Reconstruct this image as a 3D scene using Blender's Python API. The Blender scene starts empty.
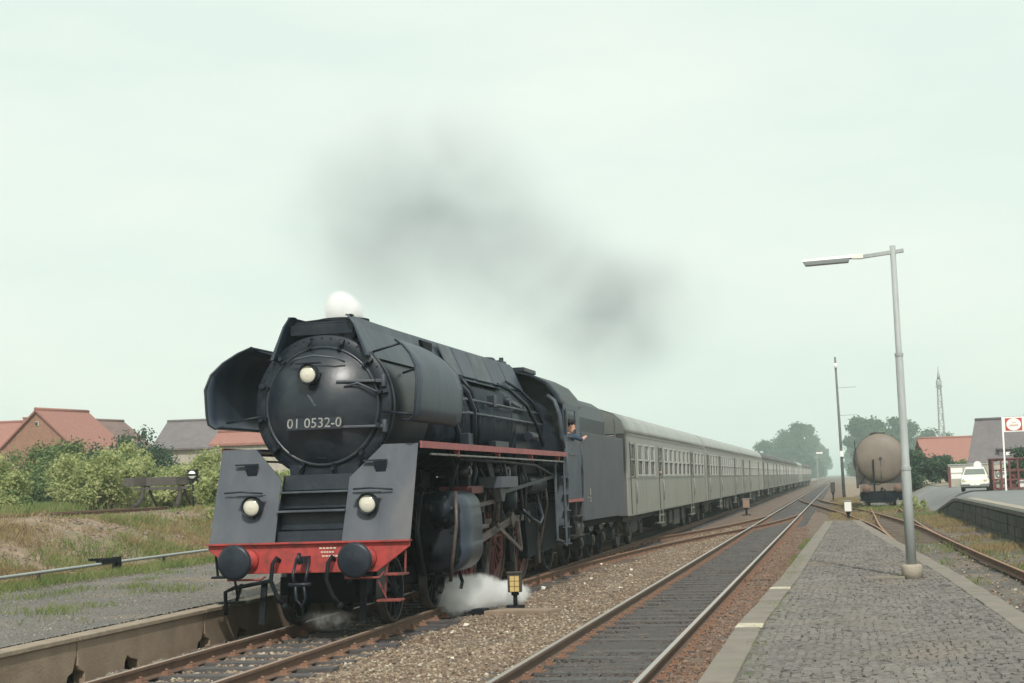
import bpy, bmesh, math, random
import numpy as np
from mathutils import Vector, Matrix
S = bpy.context.scene
C = S.collection
R = math.radians

# ------------------------------------------------------------------ camera
cam_d = bpy.data.cameras.new('camera'); cam = bpy.data.objects.new('camera', cam_d); C.objects.link(cam)
cam_d.sensor_width = 36.0; cam_d.lens = 1440 / 1024 * 36
cam_d.clip_start = 0.1; cam_d.clip_end = 9000
CAM_H = 1.977
yaw, pitch, roll = 0.21972, 0.09911, 0.03319
Fv = Vector((-math.sin(yaw)*math.cos(pitch), math.cos(yaw)*math.cos(pitch), math.sin(pitch)))
R0 = Vector((math.cos(yaw), math.sin(yaw), 0)); U0 = R0.cross(Fv)
Rv = R0*math.cos(roll) - U0*math.sin(roll); Uv = U0*math.cos(roll) + R0*math.sin(roll)
cam.matrix_world = Matrix(((Rv.x, Uv.x, -Fv.x, 0), (Rv.y, Uv.y, -Fv.y, 0), (Rv.z, Uv.z, -Fv.z, CAM_H), (0, 0, 0, 1)))
S.camera = cam

# ------------------------------------------------------------------ light
SUN_EL, SUN_AZ = 44.0, 163.0      # azimuth clockwise from +Y (the track): behind the camera, to the right
w = bpy.data.worlds.new('World'); S.world = w; w.use_nodes = True
nt = w.node_tree; nt.nodes.clear()
sky = nt.nodes.new('ShaderNodeTexSky'); sky.sky_type = 'NISHITA'; sky.sun_disc = False
sky.sun_elevation = R(SUN_EL); sky.sun_rotation = R(SUN_AZ); sky.air_density = 1.0; sky.dust_density = 6.0; sky.ozone_density = 1.0
mx = nt.nodes.new('ShaderNodeMix'); mx.data_type = 'RGBA'; mx.inputs[0].default_value = 0.86
mx.inputs[7].default_value = (9.35, 10.5, 9.25, 1)      # thin high overcast veil over the clear sky
bg = nt.nodes.new('ShaderNodeBackground'); bg.inputs[1].default_value = 0.1
wo = nt.nodes.new('ShaderNodeOutputWorld')
cn = nt.nodes.new('ShaderNodeTexNoise'); cn.inputs['Scale'].default_value = 3.0; cn.inputs['Detail'].default_value = 5; cn.inputs['Roughness'].default_value = .55
ct = nt.nodes.new('ShaderNodeTexCoord'); cm = nt.nodes.new('ShaderNodeMapping'); cm.inputs['Scale'].default_value = (1, 1, 3.5); nt.links.new(ct.outputs['Generated'], cm.inputs[0]); nt.links.new(cm.outputs[0], cn.inputs['Vector'])
cv = nt.nodes.new('ShaderNodeMix'); cv.data_type = 'RGBA'; cv.inputs[6].default_value = (9.0, 10.3, 9.3, 1); cv.inputs[7].default_value = (10.0, 10.95, 9.8, 1)   # uneven thickness of the veil
cr_ = nt.nodes.new('ShaderNodeMapRange'); cr_.inputs[1].default_value = .36; cr_.inputs[2].default_value = .64; nt.links.new(cn.outputs[0], cr_.inputs[0]); nt.links.new(cr_.outputs[0], cv.inputs[0]); nt.links.new(cv.outputs[2], mx.inputs[7])
nt.links.new(sky.outputs[0], mx.inputs[6]); nt.links.new(mx.outputs[2], bg.inputs[0]); nt.links.new(bg.outputs[0], wo.inputs[0])
sun_d = bpy.data.lights.new('sun', 'SUN'); sun = bpy.data.objects.new('sun', sun_d); C.objects.link(sun)
sun_d.energy = 3.3; sun_d.angle = R(1.5); sun_d.color = (1.0, 0.95, 0.88)
sd = Vector((math.sin(R(SUN_AZ))*math.cos(R(SUN_EL)), math.cos(R(SUN_AZ))*math.cos(R(SUN_EL)), math.sin(R(SUN_EL))))
sun.rotation_euler = sd.to_track_quat('Z', 'Y').to_euler()
S.view_settings.view_transform = 'Standard'; S.view_settings.look = 'None'
S.view_settings.exposure = 0.0; S.view_settings.gamma = 1.0
S.cycles.max_bounces = 14; S.cycles.diffuse_bounces = 3; S.cycles.glossy_bounces = 3; S.cycles.transparent_max_bounces = 8
S.cycles.volume_bounces = 14; S.cycles.volume_step_rate = 1.0; S.cycles.volume_max_steps = 128
S.cycles.use_denoising = True
S.cycles.sample_clamp_indirect = 4.0

# ------------------------------------------------------------------ materials
def mat(name, col, rough=0.6, metal=0.0, col2=None, scale=6.0, amount=(0.35, 0.65), bump=0.0, bscale=40.0, stretch=None, island=None, spec=0.5, col3=None, scale3=0.6, am3=(.5,.7)):
    m = bpy.data.materials.new(name); m.use_nodes = True
    n, l = m.node_tree.nodes, m.node_tree.links
    b = n['Principled BSDF']; b.inputs['Roughness'].default_value = rough; b.inputs['Metallic'].default_value = metal
    b.inputs['Specular IOR Level'].default_value = spec
    tc = n.new('ShaderNodeTexCoord'); vec = tc.outputs['Object']
    if stretch:
        mp = n.new('ShaderNodeMapping'); mp.inputs['Scale'].default_value = stretch
        l.new(vec, mp.inputs[0]); vec = mp.outputs[0]
    cur = None
    def mixin(cur, fac, c2):
        x = n.new('ShaderNodeMix'); x.data_type = 'RGBA'
        l.new(fac, x.inputs[0])
        if cur is None: x.inputs[6].default_value = (*col, 1)
        else: l.new(cur, x.inputs[6])
        x.inputs[7].default_value = (*c2, 1)
        return x.outputs[2]
    def ramp(sock, a, bb):
        r = n.new('ShaderNodeMapRange'); r.inputs[1].default_value = a; r.inputs[2].default_value = bb
        l.new(sock, r.inputs[0]); return r.outputs[0]
    if island:
        g = n.new('ShaderNodeNewGeometry')
        cr = n.new('ShaderNodeValToRGB'); l.new(g.outputs['Random Per Island'], cr.inputs[0])
        e = cr.color_ramp.elements
        while len(e) < len(island): e.new(0.5)
        for i, c_ in enumerate(island):
            e[i].position = i/(len(island)-1); e[i].color = (*c_, 1)
        cur = cr.outputs[0]
    if col2:
        t = n.new('ShaderNodeTexNoise'); t.inputs['Scale'].default_value = scale; t.inputs['Detail'].default_value = 6; t.inputs['Roughness'].default_value = .62
        l.new(vec, t.inputs['Vector']); cur = mixin(cur, ramp(t.outputs[0], *amount), col2)
    if col3:
        t = n.new('ShaderNodeTexNoise'); t.inputs['Scale'].default_value = scale3; t.inputs['Detail'].default_value = 5
        l.new(vec, t.inputs['Vector']); cur = mixin(cur, ramp(t.outputs[0], *am3), col3)
    if cur is None: b.inputs['Base Color'].default_value = (*col, 1)
    else: l.new(cur, b.inputs['Base Color'])
    if bump:
        t = n.new('ShaderNodeTexNoise'); t.inputs['Scale'].default_value = bscale; t.inputs['Detail'].default_value = 4
        l.new(vec, t.inputs['Vector'])
        bp = n.new('ShaderNodeBump'); bp.inputs['Strength'].default_value = bump; bp.inputs['Distance'].default_value = .02
        l.new(t.outputs[0], bp.inputs['Height']); l.new(bp.outputs[0], b.inputs['Normal'])
    return m

def leaf_mat(name, cols, tr=0.35):
    m = bpy.data.materials.new(name); m.use_nodes = True
    n, l = m.node_tree.nodes, m.node_tree.links; n.clear()
    o = n.new('ShaderNodeOutputMaterial'); g = n.new('ShaderNodeNewGeometry'); cr = n.new('ShaderNodeValToRGB')
    e = cr.color_ramp.elements
    while len(e) < len(cols): e.new(.5)
    for i, c_ in enumerate(cols): e[i].position = i/(len(cols)-1); e[i].color = (*c_, 1)
    tc = n.new('ShaderNodeTexCoord'); t = n.new('ShaderNodeTexNoise'); t.inputs['Scale'].default_value = 1.1; t.inputs['Detail'].default_value = 3
    l.new(tc.outputs['Object'], t.inputs['Vector'])
    a = n.new('ShaderNodeMath'); a.operation = 'MULTIPLY_ADD'; l.new(g.outputs['Random Per Island'], a.inputs[0]); a.inputs[1].default_value = .55
    mr = n.new('ShaderNodeMapRange'); mr.inputs[1].default_value = .35; mr.inputs[2].default_value = .65; mr.inputs[3].default_value = 0; mr.inputs[4].default_value = .45
    l.new(t.outputs[0], mr.inputs[0]); l.new(mr.outputs[0], a.inputs[2]); l.new(a.outputs[0], cr.inputs[0])
    d = n.new('ShaderNodeBsdfDiffuse'); tr_ = n.new('ShaderNodeBsdfTranslucent'); mx_ = n.new('ShaderNodeMixShader'); mx_.inputs[0].default_value = tr
    l.new(cr.outputs[0], d.inputs[0]); l.new(cr.outputs[0], tr_.inputs[0]); l.new(d.outputs[0], mx_.inputs[1]); l.new(tr_.outputs[0], mx_.inputs[2]); l.new(mx_.outputs[0], o.inputs[0])
    return m

def rail_mat(name, top, side, side2, rough):
    m = mat(name, side, .8, 0, side2, 5, (.3, .7), .3, 60)
    n, l = m.node_tree.nodes, m.node_tree.links; b = n['Principled BSDF']
    g = n.new('ShaderNodeNewGeometry'); sx = n.new('ShaderNodeSeparateXYZ'); l.new(g.outputs['True Normal'], sx.inputs[0])
    gt = n.new('ShaderNodeMath'); gt.operation = 'GREATER_THAN'; gt.inputs[1].default_value = .85; l.new(sx.outputs[2], gt.inputs[0])
    sp = n.new('ShaderNodeSeparateXYZ'); l.new(g.outputs['Position'], sp.inputs[0])
    g2 = n.new('ShaderNodeMath'); g2.operation = 'GREATER_THAN'; g2.inputs[1].default_value = -.02; l.new(sp.outputs[2], g2.inputs[0])
    mu = n.new('ShaderNodeMath'); mu.operation = 'MULTIPLY'; l.new(gt.outputs[0], mu.inputs[0]); l.new(g2.outputs[0], mu.inputs[1])
    x = n.new('ShaderNodeMix'); x.data_type = 'RGBA'; l.new(mu.outputs[0], x.inputs[0])
    src = b.inputs['Base Color'].links[0].from_socket; l.new(src, x.inputs[6]); x.inputs[7].default_value = (*top, 1); l.new(x.outputs[2], b.inputs['Base Color'])
    f = n.new('ShaderNodeMapRange'); f.inputs[3].default_value = .85; f.inputs[4].default_value = rough; l.new(mu.outputs[0], f.inputs[0]); l.new(f.outputs[0], b.inputs['Roughness'])
    return m

M = {}
M['black'] = mat('sooty black paint', (.009,.014,.023), .42, 0, (.026,.033,.044), 3.5, (.45,.75), .12, 25, spec=.35)
M['black_dull'] = mat('grimy underframe and painted shade black', (.005,.008,.012), .8, 0, (.017,.017,.019), 5, (.5,.8), .3, 30, spec=.25)  # underframe grime; also the black of a few painted-in dark recesses
M['dome'] = mat('smokebox black', (.014,.02,.03), .36, 0, (.042,.048,.056), 2.6, (.45,.8), .1, 12)
M['blueblack'] = mat('sooty blue black sheet', (.022,.034,.055), .44, 0, (.05,.064,.088), 2.6, (.38,.72), .22, 6, stretch=(1,1,.35), col3=(.085,.085,.085), scale3=1.6, am3=(.60,.85))
M['greyblack'] = mat('greyed black sheet', (.05,.06,.078), .52, 0, (.08,.088,.104), 2.6, (.35,.7), .22, 6, stretch=(1,1,.3), col3=(.12,.112,.105), scale3=1.3, am3=(.58,.85))
M['panel'] = mat('dusty casing sheet', (.045,.056,.07), .5, 0, (.10,.118,.135), 2.5, (.4,.7), .1, 14)
M['tender'] = mat('tender side grey', (.06,.068,.083), .6, 0, (.085,.09,.10), 1.4, (.35,.7), .06, 20)
M['red'] = mat('faded red paint', (.40,.05,.045), .65, 0, (.15,.04,.036), 6, (.44,.70), .1, 20)
M['red_dirty'] = mat('dirty red wheel paint', (.16,.038,.034), .6, 0, (.03,.02,.02), 5, (.4,.7))
M['red_step'] = mat('grimy red step', (.26,.05,.042), .7, 0, (.10,.035,.03), 7, (.4,.65))
M['pink'] = mat('dusty red running board edge', (.36,.10,.10), .6, 0, (.22,.075,.075), 4, (.4,.7))
M['steel'] = mat('oily steel', (.075,.075,.078), .42, .5, (.035,.033,.033), 6, (.4,.7))
M['rod'] = mat('oily rod steel', (.12,.095,.085), .48, .3, (.05,.04,.038), 6, (.4,.7))
M['lightsteel'] = mat('pale worn steel', (.32,.32,.31), .45, .3, (.16,.15,.14), 8, (.4,.7))
M['white'] = mat('white paint', (.8,.8,.77), .5)
M['lens'] = mat('lamp glass', (.62,.60,.50), .12, 0, None); M['lens'].node_tree.nodes['Principled BSDF'].inputs['Coat Weight'].default_value = .6
M['coal'] = mat('coal', (.012,.012,.013), .5, 0, (.03,.03,.032), 12, (.4,.7), .6, 18)
M['coach'] = mat('bare steel coach side', (.345,.338,.302), .45, .2, (.275,.27,.24), 1.3, (.3,.7), .05, 3, stretch=(1,3,.5), col3=(.25,.21,.165), scale3=.9, am3=(.52,.8))
M['coach_band'] = mat('coach window band', (.29,.28,.25), .5, .2, (.22,.215,.195), 1.5, (.3,.7))
M['roof'] = mat('grey coach roof', (.37,.37,.35), .42, .25, (.28,.28,.265), .8, (.35,.7), .05, 6)
M['roof_dark'] = mat('dark coach roof and painted gap shade', (.085,.085,.085), .7, 0, (.125,.122,.118), .8, (.4,.7))  # dark roofs; also paints shade on the coach ends
M['coach_green'] = mat('weathered green coach side', (.205,.20,.17), .55, .1, (.155,.15,.13), 1.3, (.3,.7))
M['glass'] = mat('dark window glass', (.022,.028,.028), .25, 0, (.045,.05,.046), .9, (.4,.6), spec=.5)
M['glass_up'] = mat('window glass with painted pale reflections', (.08,.088,.08), .3, 0, (.26,.26,.24), 1.2, (.4,.6), spec=.4)  # pale patches paint reflections into the upper panes
M['alu'] = mat('aluminium frame', (.5,.5,.47), .4, .3)
M['underframe'] = mat('coach underframe', (.035,.033,.032), .8, 0, (.085,.07,.06), 3, (.4,.7))
M['skin'] = mat('skin', (.55,.30,.21), .55)
M['blue'] = mat('blue work shirt', (.03,.055,.10), .8)
M['dark_cloth'] = mat('dark cloth', (.02,.022,.03), .85)
M['hair'] = mat('dark hair', (.03,.02,.015), .7)
M['rail_main'] = rail_mat('polished rail', (.33,.305,.28), (.15,.088,.058), (.10,.07,.055), .32)
M['rail_used'] = rail_mat('brown rail', (.30,.22,.17), (.16,.09,.06), (.10,.065,.05), .45)
M['rail_rust'] = rail_mat('rusty rail', (.30,.165,.095), (.19,.10,.06), (.12,.07,.05), .7)
M['chair'] = mat('rusty rail fastening', (.27,.15,.095), .85, 0, (.15,.085,.06), 9, (.35,.65))
M['sleeper'] = mat('tarred wooden sleeper', (.060,.055,.056), .75, 0, (.115,.105,.105), 5, (.35,.7), .5, 30, stretch=(1,6,6))
M['sleeper_brown'] = mat('brown old sleeper', (.10,.075,.06), .9, 0, (.16,.125,.10), 5, (.35,.7), .5, 30, stretch=(1,6,6))
M['ballast'] = mat('ballast bed', (.17,.10,.065), .95, 0, (.095,.066,.05), 22, (.35,.65), .9, 30, col3=(.145,.115,.095), scale3=.9, am3=(.4,.65))
M['stone'] = mat('ballast stone', (.2,.15,.11), .9, 0, None, island=[(.10,.072,.052),(.172,.122,.084),(.23,.168,.118),(.275,.212,.155),(.195,.15,.108),(.45,.40,.32)])
M['stone_rusty'] = mat('rusty ballast stone', (.2,.13,.1), .9, 0, None, island=[(.10,.06,.045),(.17,.10,.07),(.22,.135,.09),(.20,.13,.095),(.13,.085,.065),(.28,.2,.15)])
M['stone_dark'] = mat('oily dark ballast stone', (.08,.07,.065), .9, 0, None, island=[(.045,.04,.038),(.075,.065,.06),(.10,.085,.078),(.085,.07,.06),(.14,.11,.09)])
M['stone_grey'] = mat('grey ballast stone', (.2,.19,.17), .9, 0, None, island=[(.09,.08,.07),(.15,.135,.118),(.21,.19,.165),(.13,.112,.095),(.34,.315,.28)])
M['cinder'] = mat('cinder and dirt', (.115,.098,.085), .95, 0, (.19,.155,.125), 3.0, (.4,.68), .8, 25, col3=(.09,.085,.08), scale3=.35, am3=(.45,.65))
M['concrete'] = mat('weathered concrete', (.29,.22,.16), .9, 0, (.20,.15,.11), 2.2, (.35,.7), .35, 30, col3=(.16,.125,.10), scale3=.8, am3=(.58,.8))
M['concrete_top'] = mat('pale concrete edge', (.36,.315,.255), .9, 0, (.25,.21,.17), 3.5, (.4,.7), .3, 30)
M['kerbstone'] = mat('kerb stone', (.215,.187,.16), .9, 0, (.16,.138,.118), 3.0, (.35,.7), .3, 35, col3=(.17,.165,.12), scale3=.7, am3=(.55,.75))
M['kerb_pale'] = mat('worn cream kerb paint', (.52,.47,.36), .85, 0, (.36,.32,.25), 6, (.4,.7), .2, 30)
M['platform'] = mat('fine grey grit', (.125,.115,.107), .95, 0, (.165,.15,.135), 1.2, (.4,.7), .5, 60, col3=(.20,.16,.12), scale3=.55, am3=(.58,.72))
M['joint'] = mat('sandy joints', (.135,.122,.108), .95, 0, (.10,.09,.08), 3, (.4,.7))
M['cobble'] = mat('basalt cobble', (.15,.14,.13), .8, 0, (.19,.17,.155), 1.3, (.45,.7), .25, 40, island=[(.098,.090,.086),(.122,.111,.104),(.15,.136,.126),(.132,.12,.112),(.172,.152,.138)], col3=(.165,.135,.105), scale3=.55, am3=(.55,.78))
M['ground'] = mat('rough ground', (.20,.145,.105), .95, 0, (.15,.145,.08), .45, (.48,.66), .9, 9, col3=(.29,.215,.155), scale3=2.2, am3=(.45,.66))
M['soil'] = mat('soil clod', (.2,.15,.11), .95, 0, None, island=[(.13,.09,.065),(.20,.145,.105),(.26,.19,.14),(.17,.12,.09),(.33,.26,.2)])
M['road'] = mat('worn asphalt', (.16,.165,.17), .85, 0, (.20,.20,.198), .5, (.35,.7), .2, 50, col3=(.25,.23,.20), scale3=.12, am3=(.56,.7))
M['sand'] = mat('sandy verge', (.30,.25,.185), .95, 0, (.21,.18,.13), 1.5, (.4,.7))
M['galv'] = mat('pale grey post paint', (.36,.385,.38), .55, 0, (.27,.29,.285), 3, (.4,.75), .1, 20, stretch=(3,3,.6))
M['lamp_white'] = mat('white lamp housing', (.75,.74,.68), .5)
M['lamp_under'] = mat('grey lamp diffuser', (.33,.36,.37), .35)
M['wood'] = mat('weathered grey timber', (.105,.095,.085), .9, 0, (.04,.037,.034), 4, (.4,.7), .4, 25, stretch=(5,1,5))
M['pole_grey'] = mat('silvery grey pole wood', (.15,.16,.16), .9, 0, (.11,.115,.115), 4, (.4,.7))
M['dark_wood'] = mat('dark tarred wood', (.04,.035,.03), .9, 0, (.075,.065,.055), 4, (.4,.7))
M['brick'] = mat('brown brick', (.30,.165,.115), .9, 0, (.23,.13,.095), 5, (.4,.65), .2, 12)
M['tile'] = mat('orange clay roof tile', (.32,.15,.12), .85, 0, (.25,.115,.095), 1.4, (.35,.68), .4, 4, stretch=(4,4,4))
M['tile_brown'] = mat('brown clay roof tile', (.20,.13,.115), .85, 0, (.15,.10,.09), 1.4, (.35,.68), .4, 4)
M['slate'] = mat('grey roof tile', (.165,.145,.15), .85, 0, (.125,.11,.115), 1.6, (.35,.68), .3, 5)
M['plaster'] = mat('stained pale wall', (.42,.39,.33), .9, 0, (.29,.265,.22), .8, (.35,.7), .2, 6, stretch=(3,3,.7))
M['tank'] = mat('beige tank paint', (.20,.163,.13), .55, 0, (.145,.12,.098), .9, (.35,.7), .05, 6, col3=(.11,.09,.072), scale3=.5, am3=(.55,.75))
M['tank_pale'] = mat('dusty beige tank paint', (.19,.15,.115), .6, 0, (.13,.105,.08), .9, (.35,.7))
M['rustred'] = mat('rust red paint', (.17,.05,.045), .7, 0, (.09,.04,.036), 3, (.4,.7))
M['signred'] = mat('sign red', (.45,.055,.045), .5)
M['car'] = mat('cream white car paint', (.78,.78,.70), .25); M['car'].node_tree.nodes['Principled BSDF'].inputs['Coat Weight'].default_value = .4
M['chrome'] = mat('chrome', (.6,.6,.6), .2, .9)
M['tyre'] = mat('tyre rubber', (.02,.02,.02), .8)
M['carglass'] = mat('car glass', (.16,.175,.16), .08, 0, None, spec=.8)
M['yellow'] = mat('yellowed lantern glass', (.60,.44,.17), .4, 0, (.5,.36,.14), 9, (.4,.7))
M['coping_edge'] = mat('worn platform coping', (.30,.24,.18), .9, 0, (.21,.165,.125), 4.5, (.38,.7), .4, 26, col3=(.14,.115,.09), scale3=1.4, am3=(.58,.78))
M['orange'] = mat('faded orange lantern', (.27,.17,.12), .5)
M['lattice'] = mat('galvanised lattice', (.36,.39,.39), .6, .2)
M['bark'] = mat('bark', (.10,.08,.06), .95, 0, (.06,.05,.04), 5, (.4,.7), .6, 12)
M['leaf_light'] = leaf_mat('light bush leaf', [(.17,.21,.08),(.29,.34,.14),(.44,.47,.22),(.62,.61,.36)], .5)
M['leaf_mid'] = leaf_mat('mid bush leaf', [(.06,.105,.045),(.105,.16,.065),(.17,.225,.09),(.27,.31,.14)], .35)
M['leaf_dark'] = leaf_mat('dark shrub leaf', [(.03,.06,.04),(.05,.09,.055),(.075,.12,.07),(.11,.155,.09)], .3)
M['leaf_tree'] = leaf_mat('tree leaf', [(.03,.055,.025),(.045,.08,.033),(.065,.105,.04),(.09,.13,.05)], .3)
M['grass'] = leaf_mat('green grass blade', [(.10,.15,.05),(.16,.21,.075),(.24,.27,.11),(.34,.31,.16)], .35)
M['straw'] = leaf_mat('dry grass blade', [(.17,.12,.065),(.27,.20,.11),(.38,.30,.17),(.20,.20,.08)], .3)

# ------------------------------------------------------------------ mesh builder
def unit(v): return Vector(v).normalized()
class MB:
    def __init__(s): s.v, s.f, s.sm, s.mi = [], [], [], []
    def add(s, vs, fs, smooth=False, m=0):
        o = len(s.v); s.v.extend(tuple(p) for p in vs)
        for f in fs: s.f.append(tuple(o+i for i in f)); s.sm.append(smooth); s.mi.append(m)
        return s
    def box(s, c, d, rz=0, m=0, rx=0, ry=0):
        x, y, z = d[0]/2, d[1]/2, d[2]/2
        mt = Matrix.Translation(c) @ Matrix.Rotation(rz, 4, 'Z') @ Matrix.Rotation(ry, 4, 'Y') @ Matrix.Rotation(rx, 4, 'X')
        vs = [mt @ Vector(p) for p in ((-x,-y,-z),(x,-y,-z),(x,y,-z),(-x,y,-z),(-x,-y,z),(x,-y,z),(x,y,z),(-x,y,z))]
        return s.add(vs, [(0,3,2,1),(4,5,6,7),(0,1,5,4),(1,2,6,5),(2,3,7,6),(3,0,4,7)], m=m)
    def bar(s, a, b, w, h, up=(0,0,1), m=0):
        a, b = Vector(a), Vector(b); d = (b-a).normalized(); u = Vector(up)
        if abs(d.dot(u)) > .98: u = Vector((1,0,0))
        r = d.cross(u).normalized(); u = r.cross(d)
        vs = []
        for p in (a, b):
            for i, j in ((-1,-1),(1,-1),(1,1),(-1,1)): vs.append(p + r*i*w/2 + u*j*h/2)
        return s.add(vs, [(0,1,2,3),(7,6,5,4),(0,4,5,1),(1,5,6,2),(2,6,7,3),(3,7,4,0)], m=m)
    def lathe(s, o, ax, prof, n=24, smooth=True, cap=True, m=0, a0=0, a1=None):
        o, ax = Vector(o), unit(ax); t = Vector((0,0,1)) if abs(ax.z) < .9 else Vector((1,0,0))
        e1 = ax.cross(t).normalized(); e2 = ax.cross(e1)
        full = a1 is None; k = n if full else n+1; vs = []
        for r, h in prof:
            for i in range(k):
                a = 2*math.pi*i/n if full else a0+(a1-a0)*i/n
                vs.append(o + ax*h + (e1*math.cos(a)+e2*math.sin(a))*r)
        fs = []
        for j in range(len(prof)-1):
            for i in range(n):
                i2 = (i+1) % k
                fs.append((j*k+i, j*k+i2, (j+1)*k+i2, (j+1)*k+i))
        s.add(vs, fs, smooth, m)
        if cap and full:
            b = len(s.v)-len(vs)
            for j in (0, len(prof)-1):
                if prof[j][0] > 1e-5: s.f.append(tuple(b+j*k+i for i in range(k))); s.sm.append(False); s.mi.append(m)
        return s
    def cyl(s, a, b, r0, r1=None, n=16, cap=True, smooth=True, m=0):
        a, b = Vector(a), Vector(b); L = (b-a).length
        return s.lathe(a, b-a, [(r0, 0), (r0 if r1 is None else r1, L)], n, smooth, cap, m)
    def tube(s, pts, r, n=8, m=0, closed=False):
        pts = [Vector(p) for p in pts]; N = len(pts); rings = []; u = None
        for i, p in enumerate(pts):
            d = (pts[min(i+1, N-1)] - pts[max(i-1, 0)]).normalized()
            if u is None: u = d.orthogonal().normalized()
            u = (u - d*u.dot(d)).normalized(); v = d.cross(u)
            rr = r[i] if isinstance(r, (list, tuple)) else r
            rings.append([p + (u*math.cos(2*math.pi*k/n)+v*math.sin(2*math.pi*k/n))*rr for k in range(n)])
        return s.loft(rings, True, True, True, m)
    def loft(s, rings, closed=True, cap=True, smooth=True, m=0):
        n = len(rings[0]); vs = [p for r in rings for p in r]; fs = []
        for j in range(len(rings)-1):
            for i in range(n if closed else n-1):
                i2 = (i+1) % n; fs.append((j*n+i, j*n+i2, (j+1)*n+i2, (j+1)*n+i))
        s.add(vs, fs, smooth, m)
        if cap and closed:
            b = len(s.v)-len(vs)
            for j in (0, len(rings)-1): s.f.append(tuple(b+j*n+i for i in range(n))); s.sm.append(False); s.mi.append(m)
        return s
    def prism(s, poly, ax, a, b, m=0, smooth=False):
        def P(p, t): return {'x': (t, p[0], p[1]), 'y': (p[0], t, p[1]), 'z': (p[0], p[1], t)}[ax]
        return s.loft([[P(p, a) for p in poly], [P(p, b) for p in poly]], True, True, smooth, m)
    def slab(s, poly, th, m=0):
        th = Vector(th); return s.loft([[Vector(p) for p in poly], [Vector(p)+th for p in poly]], True, True, False, m)
    def ball(s, c, r, n=12, m=0, sq=(1,1,1)):
        k = n//2; pr = [(max(1e-6, math.sin(math.pi*i/k)), -math.cos(math.pi*i/k)) for i in range(k+1)]
        b = len(s.v); s.lathe((0,0,0), (0,0,1), pr, n, True, False, m)
        for i in range(b, len(s.v)):
            p = s.v[i]; s.v[i] = (c[0]+p[0]*r*sq[0], c[1]+p[1]*r*sq[1], c[2]+p[2]*r*sq[2])
        return s
    def text(s, body, size, mtx, depth=.004, m=0, align='CENTER'):
        cu = bpy.data.curves.new('lettering', 'FONT'); cu.body = body; cu.size = size; cu.extrude = depth; cu.align_x = align; cu.align_y = 'CENTER'; cu.resolution_u = 3
        o = bpy.data.objects.new('lettering', cu); C.objects.link(o); bpy.context.view_layer.update()
        me = o.evaluated_get(bpy.context.evaluated_depsgraph_get()).to_mesh()
        s.add([mtx @ v.co for v in me.vertices], [tuple(p.vertices) for p in me.polygons], m=m)
        bpy.data.objects.remove(o); bpy.data.curves.remove(cu)
        return s
    def mesh(s, name, mats):
        me = bpy.data.meshes.new(name); me.from_pydata(s.v, [], s.f)
        for x in (mats if isinstance(mats, (list, tuple)) else [mats]): me.materials.append(M[x] if isinstance(x, str) else x)
        me.polygons.foreach_set('use_smooth', s.sm); me.polygons.foreach_set('material_index', s.mi)
        bm = bmesh.new(); bm.from_mesh(me); bmesh.ops.recalc_face_normals(bm, faces=bm.faces); bm.to_mesh(me); bm.free(); me.update()
        return me
    def build(s, name, mats, parent=None, loc=(0,0,0), rz=0, bevel=0, solid=0):
        o = bpy.data.objects.new(name, s.mesh(name, mats)); C.objects.link(o); o.location = loc; o.rotation_euler = (0,0,rz)
        if parent is not None: o.parent = parent
        if solid:
            q = o.modifiers.new('thick', 'SOLIDIFY'); q.thickness = solid; q.offset = 0
        if bevel:
            q = o.modifiers.new('edge', 'BEVEL'); q.width = bevel; q.segments = 2; q.limit_method = 'ANGLE'; q.angle_limit = R(40)
        return o
def tag(o, label=None, cat=None, group=None, kind=None):
    for k, v in (('label', label), ('category', cat), ('group', group), ('kind', kind)):
        if v: o[k] = v
    return o
def thing(name, label, cat, loc=(0,0,0), rz=0, group=None):
    o = bpy.data.objects.new(name, None); C.objects.link(o); o.location = loc; o.rotation_euler = (0,0,rz); o.empty_display_size = .3
    return tag(o, label, cat, group)
def cp(o, parent=None, loc=None, rz=None):
    c = o.copy(); C.objects.link(c)
    if parent is not None: c.parent = parent
    if loc is not None: c.location = loc
    if rz is not None: c.rotation_euler = (0,0,rz)
    return c
def tree_copy(o, parent=None, loc=None, rz=None):
    kids = [k for k in o.children]
    c = cp(o, parent, loc, rz)
    for k in kids: tree_copy(k, c)
    return c
def fast_mesh(name, verts, faces_n, nf, mats, smooth=False):
    """verts (N,3) array, all faces with the same number of corners, consecutive indices in faces_n (flat)"""
    me = bpy.data.meshes.new(name); nv = len(verts); k = len(faces_n)//nf
    me.vertices.add(nv); me.vertices.foreach_set('co', np.ascontiguousarray(verts, dtype=np.float32).ravel())
    me.loops.add(len(faces_n)); me.loops.foreach_set('vertex_index', np.ascontiguousarray(faces_n, dtype=np.int32))
    me.polygons.add(nf); me.polygons.foreach_set('loop_start', np.arange(0, nf*k, k, dtype=np.int32))
    try: me.polygons.foreach_set('loop_total', np.full(nf, k, dtype=np.int32))
    except Exception: pass
    me.polygons.foreach_set('use_smooth', np.full(nf, smooth))
    for x in (mats if isinstance(mats, (list, tuple)) else [mats]): me.materials.append(M[x] if isinstance(x, str) else x)
    me.update(calc_edges=True); me.validate()
    return me
def link(name, me, parent=None, loc=(0,0,0)):
    o = bpy.data.objects.new(name, me); C.objects.link(o); o.location = loc
    if parent is not None: o.parent = parent
    return o
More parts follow.
